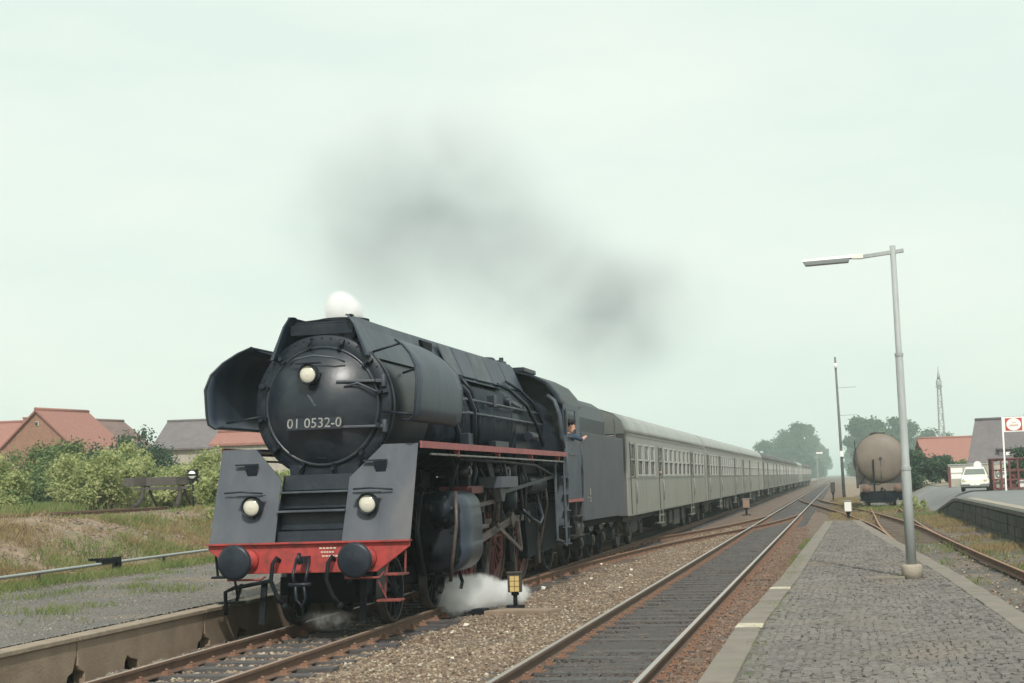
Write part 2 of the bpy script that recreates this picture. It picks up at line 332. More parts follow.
def vnoise(x, y, s, seed=0):
    """cheap smooth value noise on numpy arrays"""
    x = x*s + seed*17.3; y = y*s + seed*9.1
    xi, yi = np.floor(x), np.floor(y); fx, fy = x-xi, y-yi; fx = fx*fx*(3-2*fx); fy = fy*fy*(3-2*fy)
    def h(a, b): return np.modf(np.abs(np.sin(a*127.1+b*311.7+seed*1.7)*43758.5453))[0]
    return (h(xi,yi)*(1-fx)+h(xi+1,yi)*fx)*(1-fy)+(h(xi,yi+1)*(1-fx)+h(xi+1,yi+1)*fx)*fy
def sm(x, a, b):
    t = np.clip((x-a)/(b-a), 0, 1); return t*t*(3-2*t)
def foliage_mesh(name, clumps, n, size, mname, seed, flat=.0, up=.3):
    """n leaf quads spread through ellipsoid clumps (x,y,z,rx,ry,rz), thicker towards each clump's outside"""
    g = np.random.default_rng(seed); cl = np.array(clumps, float)
    vol = (cl[:,3]*cl[:,4]*cl[:,5])**.72; idx = g.choice(len(cl), n, p=vol/vol.sum())
    d = g.normal(size=(n,3)); d /= np.linalg.norm(d, axis=1)[:,None]
    rad = g.random(n)**.42 * (1 + .18*g.normal(size=n))
    ctr = cl[idx,:3] + d*cl[idx,3:6]*rad[:,None]
    nrm = d + np.array([0,0,up]) + g.normal(size=(n,3))*.75; nrm /= np.linalg.norm(nrm, axis=1)[:,None]
    t = np.cross(nrm, g.normal(size=(n,3))); t /= np.linalg.norm(t, axis=1)[:,None]; b = np.cross(nrm, t)
    s = size*(.6+.8*g.random(n))[:,None]
    v = np.stack([ctr-t*s, ctr-b*s*.55, ctr+t*s, ctr+b*s*.55], 1).reshape(-1,3)
    return fast_mesh(name, v, np.arange(4*n), n, mname)
# ================================================================== SETTING
T1, T2 = -7.33, -2.82
def terrain(x, y):
    x = np.asarray(x, float); y = np.asarray(y, float)
    h = np.full(np.broadcast(x, y).shape, -.27)
    bump = (vnoise(x, y, .35, 1)-.5)*.10 + (vnoise(x, y, 1.6, 2)-.5)*.07
    left = .26 + 1.12*sm(-x, 16.2, 21.2) + .25*(vnoise(x, y, .25, 3)-.5)*sm(-x, 16.5, 19)*sm(-x, 40, 24) + (bump*1.6 + .10*(vnoise(x,y,3.1,11)-.5))*sm(-x, 15.8, 17)*(1-sm(-x,23,25))
    fade = 1 - sm(y, 230, 420)
    h = np.where(x < -9.25, -.27 + (left+.27)*fade, h)
    wr = .12 + np.maximum(0, (y-63.8))/16*2.0; wr = np.minimum(wr, 3.2)
    edge = 4.9 - .35*sm(y, 64, 90)
    right = -.27 + 1.0*sm(x, edge, edge+wr) + .35*sm(y, 100, 160)*sm(x, 6, 12)
    h = np.where(x > 3.6, -.27 + (right+.27)*(1-sm(y, 300, 500)), h)
    verge = sm(x, .4, 1.2)*sm(y, 60, 66)*(1-sm(x, 3.6, 4.4))
    h = h + .02*verge
    return h
def grid_mesh(name, xs, ys, zf, mname, warp=None):
    X, Y = np.meshgrid(xs, ys)
    if warp: X = warp(X, Y)
    Z = zf(X, Y); nx, ny = len(xs), len(ys)
    v = np.stack([X, Y, Z], -1).reshape(-1, 3)
    i = np.arange(nx-1)[None,:] + np.arange(ny-1)[:,None]*nx
    f = np.stack([i, i+1, i+1+nx, i+nx], -1).reshape(-1)
    return fast_mesh(name, v, f, (nx-1)*(ny-1), mname, True)
xs = np.concatenate([[-2500,-1200,-600,-300,-180], np.arange(-120,-40,2.5), np.arange(-40,-24,.5), np.arange(-24,-9.4,.16), [-9.32,-9.21,-9.02,-8.6,-8,-6,-4,-2,0,1,2,3], np.arange(3.6,9,.2), np.arange(9,40,1.5), [60,90,140,220,400,800,1500,2500]])
ys = np.concatenate([[-60,-20,0], np.arange(6,20,.5), np.arange(20,64,.2), np.arange(64,90,.5), np.arange(90,180,2.5), np.arange(180,460,12), [600,900,1500,2500,4500]])
tag(link('ground', grid_mesh('ground', xs, ys, terrain, 'ground')), kind='structure')
# ballast bed
bx = np.arange(-9.02, 1.35, .09); by = np.concatenate([np.arange(4, 46, .10), np.arange(46, 130, .5)])
def bedz(x, y):
    z = -.205 + .05*(vnoise(x, y, 6, 5)-.5) + .05*(vnoise(x, y, 1.4, 6)-.5)
    z = z + .05*np.exp(-((x+5.1)/.8)**2)                                   # low ridge between the tracks
    z = z - .02*np.exp(-((x-T1)/.6)**4) + .035*np.exp(-((x-T2)/.66)**4) + .062*sm(np.abs(x-T2), .80, .95)*(1-sm(np.abs(x-T2), 1.5, 1.95))*(y < 62)
    return z
tag(link('track_bed', grid_mesh('track_bed', bx, by, bedz, 'ballast')), kind='structure')
tag(link('oily_bed', grid_mesh('oily_bed', np.arange(T2-.7, T2+.71, .1), np.concatenate([np.arange(6, 60, .14), np.arange(60, 300, 1.0)]), lambda x, y: np.where(y < 130, bedz(x, y), -.19)+.006+.0*x, mat('oil stained ballast', (.085,.077,.074), .95, 0, (.055,.05,.05), 22, (.35,.65), .9, 30))), kind='structure')
tag(link('track_bed_far', grid_mesh('track_bed_far', np.linspace(-10, .5, 8), np.linspace(129.8, 1600, 40), lambda x, y: -.19+0*x, 'ballast')), kind='structure')
tag(link('siding_bed', grid_mesh('siding_bed', np.arange(1.3, 5.0, .12), np.concatenate([np.arange(4, 70, .25), np.arange(70, 150, 1)]),
    lambda x, y: -.225 + .07*(vnoise(x, y, 3, 7)-.5) + .06*(vnoise(x, y, .8, 8)-.5) + .10*sm(x, 3.9, 4.9)*(1-sm(y, 62, 74)), 'cinder')), kind='structure')

# ---- tracks
RAILP = [(-.065,-.16),(.065,-.16),(.065,-.148),(.012,-.125),(.012,-.045),(.036,-.035),(.036,-.006),(.028,0),(-.028,0),(-.036,-.006),(-.036,-.035),(-.012,-.045),(-.012,-.125),(-.065,-.148)]
def rail_mesh(path, off, dz=0):
    m = MB(); rings = []
    for i, (x, y) in enumerate(path):
        a, b = path[max(i-1, 0)], path[min(i+1, len(path)-1)]
        d = Vector((b[0]-a[0], b[1]-a[1])).normalized(); nx, ny = d.y, -d.x
        rings.append([(x + nx*(off+px), y + ny*(off+px), pz+dz) for px, pz in RAILP])
    m.loft(rings, True, True, False); return m
slp = MB(); slp.box((0,0,-.215), (2.5,.25,.13)); SLEEPER = {k: slp.mesh('sleeper', k) for k in ('sleeper', 'sleeper_brown')}
FAST = []
for o_ in (-.7475, .7475):
    fst = MB(); fst.box((o_,0,-.146), (.34,.16,.02))
    for q in (-.11, .11): fst.box((o_+q,0,-.125), (.075,.10,.05)); fst.cyl((o_+q,0,-.1), (o_+q,0,-.075), .022, n=6)
    FAST.append(fst.mesh('rail_fastening', 'chair'))
def track(name, label, path, railm, slm, ind=(0,0), stuff=(0,0), pitch=.64, dz=0, seed=1, fasten=True, half=True):
    t = thing(name, label, 'railway track', (0,0,0))
    for o_ in (-.7475, .7475): rail_mesh(path, o_, dz).build('rail', railm, t)
    g = random.Random(seed)
    py = [p[1] for p in path]; px = [p[0] for p in path]
    def at(y): return float(np.interp(y, py, px))
    def ang(y): return -math.atan2(at(y+.5)-at(y-.5), 1.0)
    y = ind[0]
    while y < ind[1]:
        s = bpy.data.objects.new('sleeper', SLEEPER[slm]); C.objects.link(s); s.parent = t
        s.location = (at(y)+g.uniform(-.03,.03), y, dz+g.uniform(-.008,.004)); s.rotation_euler = (0,0,ang(y)+g.uniform(-.01,.01))
        if fasten:
            for q in FAST: f = bpy.data.objects.new('rail_fastening', q); C.objects.link(f); f.parent = s
        y += pitch
    if stuff[1] > stuff[0]:
        m = MB(); y = stuff[0]
        while y < stuff[1]: m.box((at(y), y, -.215+dz), (2.5,.25,.13), ang(y)); y += pitch
        tag(m.build('sleepers', slm, t), kind='stuff')
    return t
straight = lambda x, a, b: [(x, a), (x, b)]
track('railway_track', 'straight main track with polished silver rails beside the cobbled platform', straight(T2, 4, 1500), 'rail_main', 'sleeper', (10.6, 74), (74, 320), seed=2)
track('railway_track', 'main track with brown rails carrying the steam locomotive and its train', straight(T1, 4, 1500), 'rail_used', 'sleeper', (10.4, 46), (46, 130), seed=3)
def xc(y):
    u = min(max((y-25)/57, 0), 1); s = 2*u*u if u < .5 else 1-2*(1-u)**2
    return T1 + (T2-T1)*s
track('crossover_track', 'rusty crossover rails curving from the locomotive track over to the middle track', [(xc(y), y) for y in np.arange(26.5, 80.6, 1.0)], 'rail_rust', 'sleeper_brown', (30, 72), dz=-.004, seed=4, fasten=True)
CS = np.array([(4,3.45),(8,3.3),(18,2.95),(29,2.62),(36,2.4),(45,2.2),(55,2.03),(62,1.66),(70,1.2),(78,.66),(88,-.12),(98,-.9),(108,-1.75),(118,-2.45),(128,-2.8)])
def t3(y):
    # smooth (averaged) interpolation
    return float(np.mean([np.interp(y+d, CS[:,0], CS[:,1]) for d in np.linspace(-5, 5, 11)])) if 9 < y < 123 else float(np.interp(y, CS[:,0], CS[:,1]))
track('siding_track', 'rusty siding rails along the right side of the cobbled platform joining the middle track', [(t3(y), y) for y in np.arange(4, 126.1, 1.0)], 'rail_rust', 'sleeper_brown', (46, 108), (0,0), pitch=.7, dz=-.008, seed=5, fasten=False)
CT = np.array([(46,2.19),(52,2.13),(58,2.12),(70,2.24),(88,2.38),(105,2.46),(150,2.6)])
track('siding_track', 'rusty siding rails under the beige tank wagon', [(float(np.mean([np.interp(y+d, CT[:,0], CT[:,1]) for d in (-3,-1.5,0,1.5,3)])), y) for y in np.arange(46, 151, 1.5)], 'rail_rust', 'sleeper_brown', (58, 84), (0,0), pitch=.7, dz=-.012, seed=6, fasten=False)

# ---- stones
def stones(name, spots, size, mname, seed):
    g = np.random.default_rng(seed); n = len(spots)
    base = np.array([(1,0,0),(-1,0,0),(0,1,0),(0,-1,0),(0,0,1),(0,0,-1)], float)
    tri = np.array([(0,2,4),(2,1,4),(1,3,4),(3,0,4),(2,0,5),(1,2,5),(3,1,5),(0,3,5)])
    v = base[None] * (1+.5*(g.random((n,6,1))-.5)) + .42*(g.random((n,6,3))-.5)
    # random rotation
    q = g.normal(size=(n,4)); q /= np.linalg.norm(q,axis=1)[:,None]; a,b,c,d = q.T
    Rm = np.stack([1-2*(c*c+d*d),2*(b*c-a*d),2*(b*d+a*c),2*(b*c+a*d),1-2*(b*b+d*d),2*(c*d-a*b),2*(b*d-a*c),2*(c*d+a*b),1-2*(b*b+c*c)],1).reshape(n,3,3)
    v = np.einsum('nij,nkj->nki', Rm, v) * (size*(.55+.9*g.random(n)**1.6))[:,None,None] * np.array([1,1,.8])
    v = v + spots[:,None,:]
    f = (tri[None] + (np.arange(n)*6)[:,None,None]).reshape(-1)
    return tag(link(name, fast_mesh(name, v.reshape(-1,3), f, n*8, mname)), kind='stuff')
def scat(n, x0, x1, y0, y1, z, seed, power=2.0):
    g = np.random.default_rng(seed); u = g.random(n)
    y = y0*(y1/y0)**(u**(1/power*1.4)) if power else y0+(y1-y0)*u
    x = x0+(x1-x0)*g.random(n)
    return np.stack([x, y, (bedz(x, y) if z is None else np.full(n, z)) + .005*g.normal(size=n)], 1)
stones('gravel', scat(46000, -6.42, -3.68, 10.5, 62, None, 1), .025, 'stone', 1)
stones('gravel', scat(11000, -2.02, -1.27, 10.5, 60, None, 2), .026, 'stone_rusty', 2)
stones('gravel', scat(9000, -3.48, -2.14, 10.5, 60, -.165, 3), .024, 'stone_dark', 3)
stones('gravel', scat(5000, -8.92, -8.14, 10.5, 30, None, 4), .036, 'stone_grey', 4)
stones('gravel', scat(3500, -7.98, -6.7, 10.5, 26, -.185, 5), .032, 'stone', 5)
g_ = np.random.default_rng(8); n_ = 3000; x_ = g_.uniform(1.4, 4.7, n_); y_ = 18*(90/18)**g_.random(n_)
stones('gravel', np.stack([x_, y_, np.full(n_, -.2)], 1), .028, 'stone', 6)
stones('gravel', np.stack([g_.uniform(-6.2,-3.9,22), g_.uniform(11.5,40,22), np.full(22,-.14)], 1), .055, mat('pale limestone lump', (.62,.58,.50), .9), 7)
n_ = 260; x_ = g_.uniform(-21.5, -16.2, n_); y_ = g_.uniform(19, 44, n_)
stones('gravel', np.stack([x_, y_, terrain(x_, y_)+.02], 1), .06, 'stone_grey', 8)

n_ = 9000; x_ = g_.uniform(-22.5, -16.0, n_); y_ = g_.uniform(19, 52, n_); k_ = vnoise(x_, y_, .5, 41) > .42; x_, y_ = x_[k_], y_[k_]
stones('soil_clods', np.stack([x_, y_, terrain(x_, y_)+.005], 1), .042, 'soil', 9)
n_ = 22000; x_ = g_.uniform(-15.3, -9.2, n_); y_ = 14*(44/14)**g_.random(n_)
stones('grit', np.stack([x_, y_, np.full(n_, .345)+.03*(vnoise(x_,y_,.9,9)-.5)], 1), .014, 'stone_grey', 10)
# ---- left side platform
lp = grid_mesh('side_platform', np.arange(-15.6, -9.17, .3), np.arange(2, 135, .5), lambda x, y: .345+.03*(vnoise(x,y,.9,9)-.5)-.10*sm(-x, 14.4, 15.6), 'platform')
tag(link('side_platform', lp), kind='structure')
ew = thing('platform_edge_wall', 'brown stained concrete edge wall of the left platform with broken gaps', 'wall', (0,0,0))
g = random.Random(5)
y = 1.7; k = 0
while y < 60:
    L = 3.55
    # each precast slab: a profile with chipped lower corners where the photo shows them
    a, b = y+.012, y+L-.012
    pol = [(a,-.24),(a+1.15,-.24),(a+1.18,-.10),(a+1.24,-.03),(a+1.34,-.08),(a+1.52,-.12),(a+1.56,-.24),(b-.26,-.24),(b-.20,-.11),(b-.09,-.07),(b-.03,.06),(b,.12),(b,.285),(a,.285),(a,.0),(a+.05,-.06),(a+.16,-.10),(a+.16,-.24),(a+.1,-.24)][1:-1] if 10 < y < 24 else [(a,-.24),(b,-.24),(b,.285),(a,.285)]
    MB().prism(pol, 'x', -9.16, -9.0).build('edge_slab', 'concrete', ew, bevel=.012)
    MB().box((-9.1, y+L/2, .317), (.27, L-.016, .06)).build('edge_coping', 'coping_edge', ew, bevel=.012)
    y += L; k += 1
MB().box((-9.17, 31, 0), (.02, 58, .5)).build('shade_backing', 'black_dull', ew)  # black sheet paints the shade seen through the broken gaps

# ---- island platform
def pl_l(y): return float(np.interp(y, [4,17,25,38,54], [-1.26,-1.26,-1.07,-.87,-.62]))
def pl_r(y): return float(np.interp(y, [4,14,18,25,38,55], [2.2,2.1,2.03,1.83,1.28,.58]))
PZ = .28
m = MB(); ysamp = list(np.arange(4, 54.01, .5)); m.loft([[(pl_l(y)+.25, y, PZ-.018), (pl_r(y)-.25, y, PZ-.018), (pl_r(y)-.25, y, -.3), (pl_l(y)+.25, y, -.3)] for y in ysamp], True, True, False)
tag(m.build('island_platform', 'joint'), kind='structure')
for side, nm in ((0, 'l'), (1, 'r')):
    m = MB(); pale = MB(); y = 4.3; k = 0; g = random.Random(11+side)
    while y < 54:
        L = 1.0; f = pl_l if side == 0 else pl_r; w_ = .30; s = 1 if side == 0 else -1
        a0, a1 = y+.006, min(y+L-.006, 54)
        tgt = m
        dz = g.uniform(-.008, .008)
        poly = [(f(a0), a0), (f(a0)+s*w_, a0), (f(a1)+s*w_, a1), (f(a1), a1)]
        tgt.loft([[(px, py, PZ-.34) for px, py in poly], [(px, py, PZ+dz) for px, py in poly]], True, True, False)
        if side == 0 and k in (12, 18):
            q0, q1 = (a1-.46, a1) if k == 12 else (a0, a0+.40)
            poly = [(f(q0)-.004, q0), (f(q0)+w_+.004, q0), (f(q1)+w_+.004, q1), (f(q1)-.004, q1)]
            pale.loft([[(px, py, PZ-.1) for px, py in poly], [(px, py, PZ+dz+.004) for px, py in poly]], True, True, False)
        y += L; k += 1
    tag(m.build('kerb', 'kerbstone', bevel=.015), kind='structure')
    if side == 0: tag(pale.build('kerb_marking', 'kerb_pale', bevel=.01), kind='structure')
m = MB(); m.box((0, 54.1, PZ-.17), (1.35, .2, .34)); tag(m.build('platform_end_kerb', 'kerbstone', bevel=.015), kind='structure')
# cobbles: rows across the platform in shallow arcs
vs, fs = [], []; g = np.random.default_rng(3)
rows = np.arange(10.2, 53.9, .082)
P_ = []
for ry in rows:
    a, b = pl_l(ry)+.32, pl_r(ry)-.32
    n = max(2, int((b-a)/.085)); st = g.uniform(-.03, .03)
    xx = a + .05 + np.arange(n)*(b-a)/n + st*.6
    u = np.modf((xx+5)/1.15)[0]
    yy = ry + .16*np.sin(np.pi*u) + g.normal(size=n)*.009
    P_.append(np.stack([xx+g.normal(size=n)*.008, yy], 1))
P_ = np.concatenate(P_); n = len(P_)
hw = np.array([[-1,-1],[1,-1],[1,1],[-1,1]], float)
s0 = (.0395+.004*g.normal(size=(n,1,2))); rot = g.normal(size=n)*.12
cr, sr = np.cos(rot), np.sin(rot)
def ring(sc, z, zj):
    q = hw[None]*s0*sc + .006*g.normal(size=(n,4,2))
    qx = q[...,0]*cr[:,None]-q[...,1]*sr[:,None]; qy = q[...,0]*sr[:,None]+q[...,1]*cr[:,None]
    return np.stack([P_[:,0:1]+qx, P_[:,1:2]+qy, np.repeat(z[:,None],4,1)+zj*g.normal(size=(n,4))], -1)
ztop = PZ - .004 + .006*g.normal(size=n) + .022*(vnoise(P_[:,0], P_[:,1], .9, 4)-.5)
V = np.concatenate([ring(1.0, ztop-.06, 0), ring(1.0, ztop-.016, .002), ring(.74, ztop, .003)], 1)
F = np.array([(0,1,5,4),(1,2,6,5),(2,3,7,6),(3,0,4,7),(4,5,9,8),(5,6,10,9),(6,7,11,10),(7,4,8,11),(8,9,10,11)])
F = (F[None]+(np.arange(n)*12)[:,None,None]).reshape(-1)
tag(link('cobble_paving', fast_mesh('cobble_paving', V.reshape(-1,3), F, n*9, 'cobble')), kind='structure')

# ---- road and loading ramp on the right
def roadz(x, y): return terrain(x, y)+.012
rx = np.concatenate([np.arange(0, 6, .3), np.arange(6, 46, 2)])
def warp(X, Y): return X + 5.42 - .5*sm(Y, 64, 84) + .9*sm(Y, 95, 125)
tag(link('road', grid_mesh('road', rx, np.arange(0, 128, 1.0), roadz, 'road', warp)), kind='structure')
tag(link('verge', grid_mesh('verge', np.arange(7.5, 30, .5), np.arange(118, 175, 2.0), lambda x, y: terrain(x,y)+.05, 'sand')), kind='structure')
rw = thing('loading_ramp_wall', 'mossy dark stone block wall of the loading ramp beside the siding', 'wall', (0,0,0))
def rtop(y): return float(np.interp(y, [0,63.8,66,72,80], [.78,.80,.74,.34,-.2]))
g = random.Random(8)
y = 14.0; m = MB()
M['block'] = mat('mossy dark stone block', (.065,.067,.058), .95, 0, (.04,.043,.037), 1.5, (.35,.68), .6, 10, col3=(.115,.108,.09), scale3=1.2, am3=(.55,.75))
M['coping'] = mat('ramp coping stone', (.085,.085,.07), .95, 0, (.14,.13,.11), 1.5, (.4,.7), .5, 10)
z0 = -.3; ch = .31
for c_ in range(4):
    y = 10 + g.uniform(0, .5)
    while y < 80:
        L = g.uniform(.6, 1.15); t0, t1 = rtop(y)-.13, rtop(y+L)-.13
        zb, zt = z0+c_*ch+.006, z0+(c_+1)*ch-.006
        za0, za1 = min(zt, t0), min(zt, t1)
        if za0 > zb+.03 and za1 > zb+.03:
            off = g.uniform(-.018, .018)
            m.loft([[(4.78+off,y+.006,zb),(5.1,y+.006,zb),(5.1,y+.006,za0),(4.78+off,y+.006,za0)],[(4.78+off,y+L-.006,zb),(5.1,y+L-.006,zb),(5.1,y+L-.006,za1),(4.78+off,y+L-.006,za1)]], True, True, False)
        y += L
m.build('block_courses', 'block', rw, bevel=.012)
mo = MB()
ys_ = list(np.arange(10, 79, 1.0))
mo.loft([[(4.83,y,-.35),(5.0,y,-.35),(5.0,y,rtop(y)-.14),(4.83,y,rtop(y)-.14)] for y in ys_], True, True, False); mo.build('mortar', 'block', rw)
m = MB(); y = 10
while y < 79.4:
    L = 1.2; a, b = y+.006, y+L-.006
    m.loft([[(4.74,q,rtop(q)-.13),(5.12,q,rtop(q)-.13),(5.12,q,rtop(q)),(4.74,q,rtop(q))] for q in (a, b)], True, True, False); y += L
m.build('coping', 'coping', rw, bevel=.015)
m = MB(); m.loft([[(5.13,q,rtop(q)-.12),(5.55,q,rtop(q)-.12),(5.55,q,rtop(q)-.012),(5.13,q,rtop(q)-.012)] for q in np.arange(10, 77, 1.0)], True, True, False)
tag(m.build('ramp_kerb', 'concrete_top'), kind='structure')

# ---- grass and weeds
def blades(name, mname, px, py, pz, h, w_, nper, seed, spread=.09, lean=.5):
    g = np.random.default_rng(seed); n = len(px)*nper
    x = np.repeat(px, nper)+g.normal(size=n)*spread; y = np.repeat(py, nper)+g.normal(size=n)*spread; z = np.repeat(pz, nper)
    hh = np.repeat(h, nper)*(.5+.8*g.random(n)); a = g.random(n)*2*np.pi; l = hh*lean*g.random(n); b = g.random(n)*2*np.pi
    dx, dy = np.cos(a)*w_, np.sin(a)*w_
    v = np.stack([np.stack([x-dx,y-dy,z-.02],1), np.stack([x+dx,y+dy,z-.02],1), np.stack([x+dx*.5+np.cos(b)*l*.45,y+dy*.5+np.sin(b)*l*.45,z+hh*.62],1), np.stack([x+np.cos(b)*l,y+np.sin(b)*l,z+hh],1)],1)
    return tag(link(name, fast_mesh(name, v.reshape(-1,3), np.arange(4*n), n, mname)), kind='stuff')
def pick(n, x0, x1, y0, y1, seed, thr, s=.5):
    g = np.random.default_rng(seed); x = g.uniform(x0,x1,n); y = g.uniform(y0,y1,n)
    k = vnoise(x, y, s, seed) + .35*vnoise(x, y, s*3.1, seed+1) + .25*(g.random(n)-.5) > thr
    return x[k], y[k]
def lz(x, y): return np.where(x > -15.6, .345, terrain(x, y))
x_, y_ = pick(2600, -15.3, -9.6, 17, 48, 21, .98, .45); blades('grass', 'grass', x_, y_, np.full(len(x_),.33), np.full(len(x_),.09), .005, 9, 1, .10, .9)
x_, y_ = pick(1500, -13.6, -10.8, 18.5, 30, 31, .86, .9); blades('grass', 'grass', x_, y_, np.full(len(x_),.33), np.full(len(x_),.10), .005, 7, 11, .14, .9)
x_, y_ = pick(3600, -16.7, -14.9, 19, 60, 22, .52, .4); blades('grass', 'grass', x_, y_, lz(x_,y_), np.full(len(x_),.13), .007, 8, 2, .12, .9)
x_, y_ = pick(12000, -22.5, -16.2, 22, 60, 23, .56, .22); blades('grass', 'straw', x_, y_, terrain(x_,y_), np.full(len(x_),.17), .007, 8, 3, .12, .9)
x_, y_ = pick(7000, -23.5, -17.0, 22, 62, 24, .90, .3); blades('grass', 'grass', x_, y_, terrain(x_,y_), np.full(len(x_),.2), .008, 8, 4, .14, .8)
x_, y_ = pick(14000, -48, -25.5, 40, 95, 25, .6, .25); k_ = x_ < np.interp(y_, [28,56,95], [-25.6,-31.2,-30]); x_, y_ = x_[k_], y_[k_]; blades('grass', 'grass', x_, y_, terrain(x_,y_), np.full(len(x_),.45), .012, 8, 5, .2, .6)
x_, y_ = pick(1900, 3.4, 4.75, 22, 74, 26, .84, .35); blades('grass', 'straw', x_, y_, np.full(len(x_),-.17), np.full(len(x_),.16), .007, 8, 6, .1, .9)
x_, y_ = pick(1300, 2.0, 4.7, 22, 74, 27, .92, .5); blades('grass', 'grass', x_, y_, np.full(len(x_),-.17), np.full(len(x_),.14), .007, 8, 7, .1, .9)
x_, y_ = pick(1000, 1.0, 4.6, 70, 92, 28, .80, .4); blades('grass', 'straw', x_, y_, np.full(len(x_),-.2), np.full(len(x_),.2), .011, 8, 12, .14, .8); x_, y_ = pick(1300, 1.0, 4.6, 70, 92, 35, .74, .4); blades('grass', 'grass', x_, y_, np.full(len(x_),-.2), np.full(len(x_),.26), .011, 8, 8, .14, .8)
x_, y_ = pick(2500, -.5, 1.2, 60, 130, 29, .72, .3); blades('grass', 'straw', x_, y_, np.full(len(x_),-.22), np.full(len(x_),.2), .01, 8, 9, .14, .8)
x_, y_ = pick(700, -1.02, -.82, 10.5, 40, 30, .55, .5); blades('grass', 'grass', x_, y_, np.full(len(x_),.25), np.full(len(x_),.035), .004, 7, 10, .04, .9)
# ================================================================== STEAM LOCOMOTIVE  (local: x across, y back along the train, z above the rail)
LX, LY = -7.36, 19.3
loco = thing('steam_locomotive', 'black steam locomotive with red buffer beam and large smoke deflectors pulling the train', 'steam locomotive', (LX, LY, 0))
BZ = 3.22
# --- boiler, smokebox, door
b = MB(); b.lathe((0,0,BZ), (0,1,0), [(.95,.86),(.985,.9),(.985,3.0),(.945,3.02)], 56); smokebox = b.build('smokebox', 'black', loco)
b = MB(); b.lathe((0,0,BZ), (0,1,0), [(.89,.76),(1.045,.76),(1.065,.78),(1.065,.92),(.95,.93)], 64, cap=False); b.build('smokebox_ring', 'black', smokebox)
_bt = MB().cyl((0,.76,0),(0,.748,0), .014, n=6).mesh('ring_bolt', 'black')
for k in range(44):
    a = 2*math.pi*k/44; link('ring_bolt', _bt, smokebox, (math.cos(a)*1.01, 0, BZ+math.sin(a)*1.01))
b = MB(); prof = [(.0001,.40)] + [(r, .40+.36*(r/.90)**2.1) for r in (.1,.2,.3,.42,.54,.66,.76,.85,.90)] + [(.915,.77),(.915,.86)]
b.lathe((0,0,BZ), (0,1,0), prof, 64, cap=False); door = b.build('smokebox_door', 'dome', loco)
b = MB(); b.lathe((0,0,BZ), (0,1,0), [(.84,.715),(.865,.69),(.89,.715),(.91,.76)], 64, cap=False); b.build('door_rim', 'dome', door)
for k in range(12):
    a = 2*math.pi*(k+.35)/12; c_, s_ = math.cos(a), math.sin(a)
    b = MB(); b.bar((c_*.86,.68,BZ+s_*.86), (c_*1.03,.725,BZ+s_*1.03), .055, .05, up=(0,1,0)); b.cyl((c_*.94,.68,BZ+s_*.94), (c_*.94,.61,BZ+s_*.94), .028, n=8); b.build('door_clamp', 'black', door)
for z in (BZ+.33, BZ-.33):
    b = MB(); b.bar((.30,.50,z), (.84,.66,z), .10, .035, up=(0,0,1)); b.bar((.84,.66,z),(.98,.75,z), .09, .05); b.cyl((.96,.70,z-.09), (.96,.70,z+.09), .04, n=10); b.build('door_hinge', 'greyblack', door, bevel=.006)
b = MB(); b.tube([(-.42,.56,BZ+.62),(-.3,.44,BZ+.68),(0,.40,BZ+.72),(.3,.44,BZ+.68),(.42,.56,BZ+.62)], .015, 8); b.tube([(.42,.5,BZ+.25),(.62,.52,BZ+.30),(.85,.62,BZ+.18),(1.0,.8,BZ+.14)], .016, 8); b.build('door_handrail', 'greyblack', door)
b = MB(); b.ball((0,.45,BZ), .055, 14); b.bar((0,.42,BZ),(-.10,.40,BZ+.16), .03,.03); b.build('door_handle', 'greyblack', door)
# number plate
b = MB(); b.box((0,0,0), (.84,.02,.175))
b.text('01 0532-0', .205, Matrix.Translation((0,-.012,0)) @ Matrix.Rotation(R(90), 4, 'X') @ Matrix.Diagonal((1.0,1,1,1)), .004, 1)
o = b.build('number_plate', ['black', 'lightsteel'], door, (0,.385,BZ-.27)); o.rotation_euler = (R(-9),0,0)
b = MB(); b.box((0,.66,BZ-.68), (.13,.02,.17)); b.box((0,.648,BZ-.635),(.09,.012,.05), m=1); b.box((0,.648,BZ-.71),(.09,.012,.05), m=1); b.build('works_plate', ['black', 'lightsteel'], door)
def headlight(x, y, z, r, parent, nm='headlight'):
    b = MB(); b.lathe((x,y,z), (0,-1,0), [(.02,-.22),(r*.75,-.20),(r*1.12,-.10),(r*1.2,.0),(r*1.2,.05),(r*1.06,.06),(r*1.02,.03)], 28, cap=False)
    b.cyl((x,y+.08,z-r*1.1),(x,y+.08,z-r*1.7), .03, n=8); b.bar((x-r*1.5,y-.02,z+r*1.28),(x+r*1.5,y-.02,z+r*1.28), .16, .012)
    h = b.build(nm, 'black', parent)
    b = MB(); b.lathe((x,y,z), (0,-1,0), [(.0001,.055),(r*.5,.048),(r*.9,.03),(r*1.02,.015),(r*1.02,0)], 28, cap=False); b.build('lens', 'lens', h)
headlight(-.05, .30, BZ+.44, .125, loco)
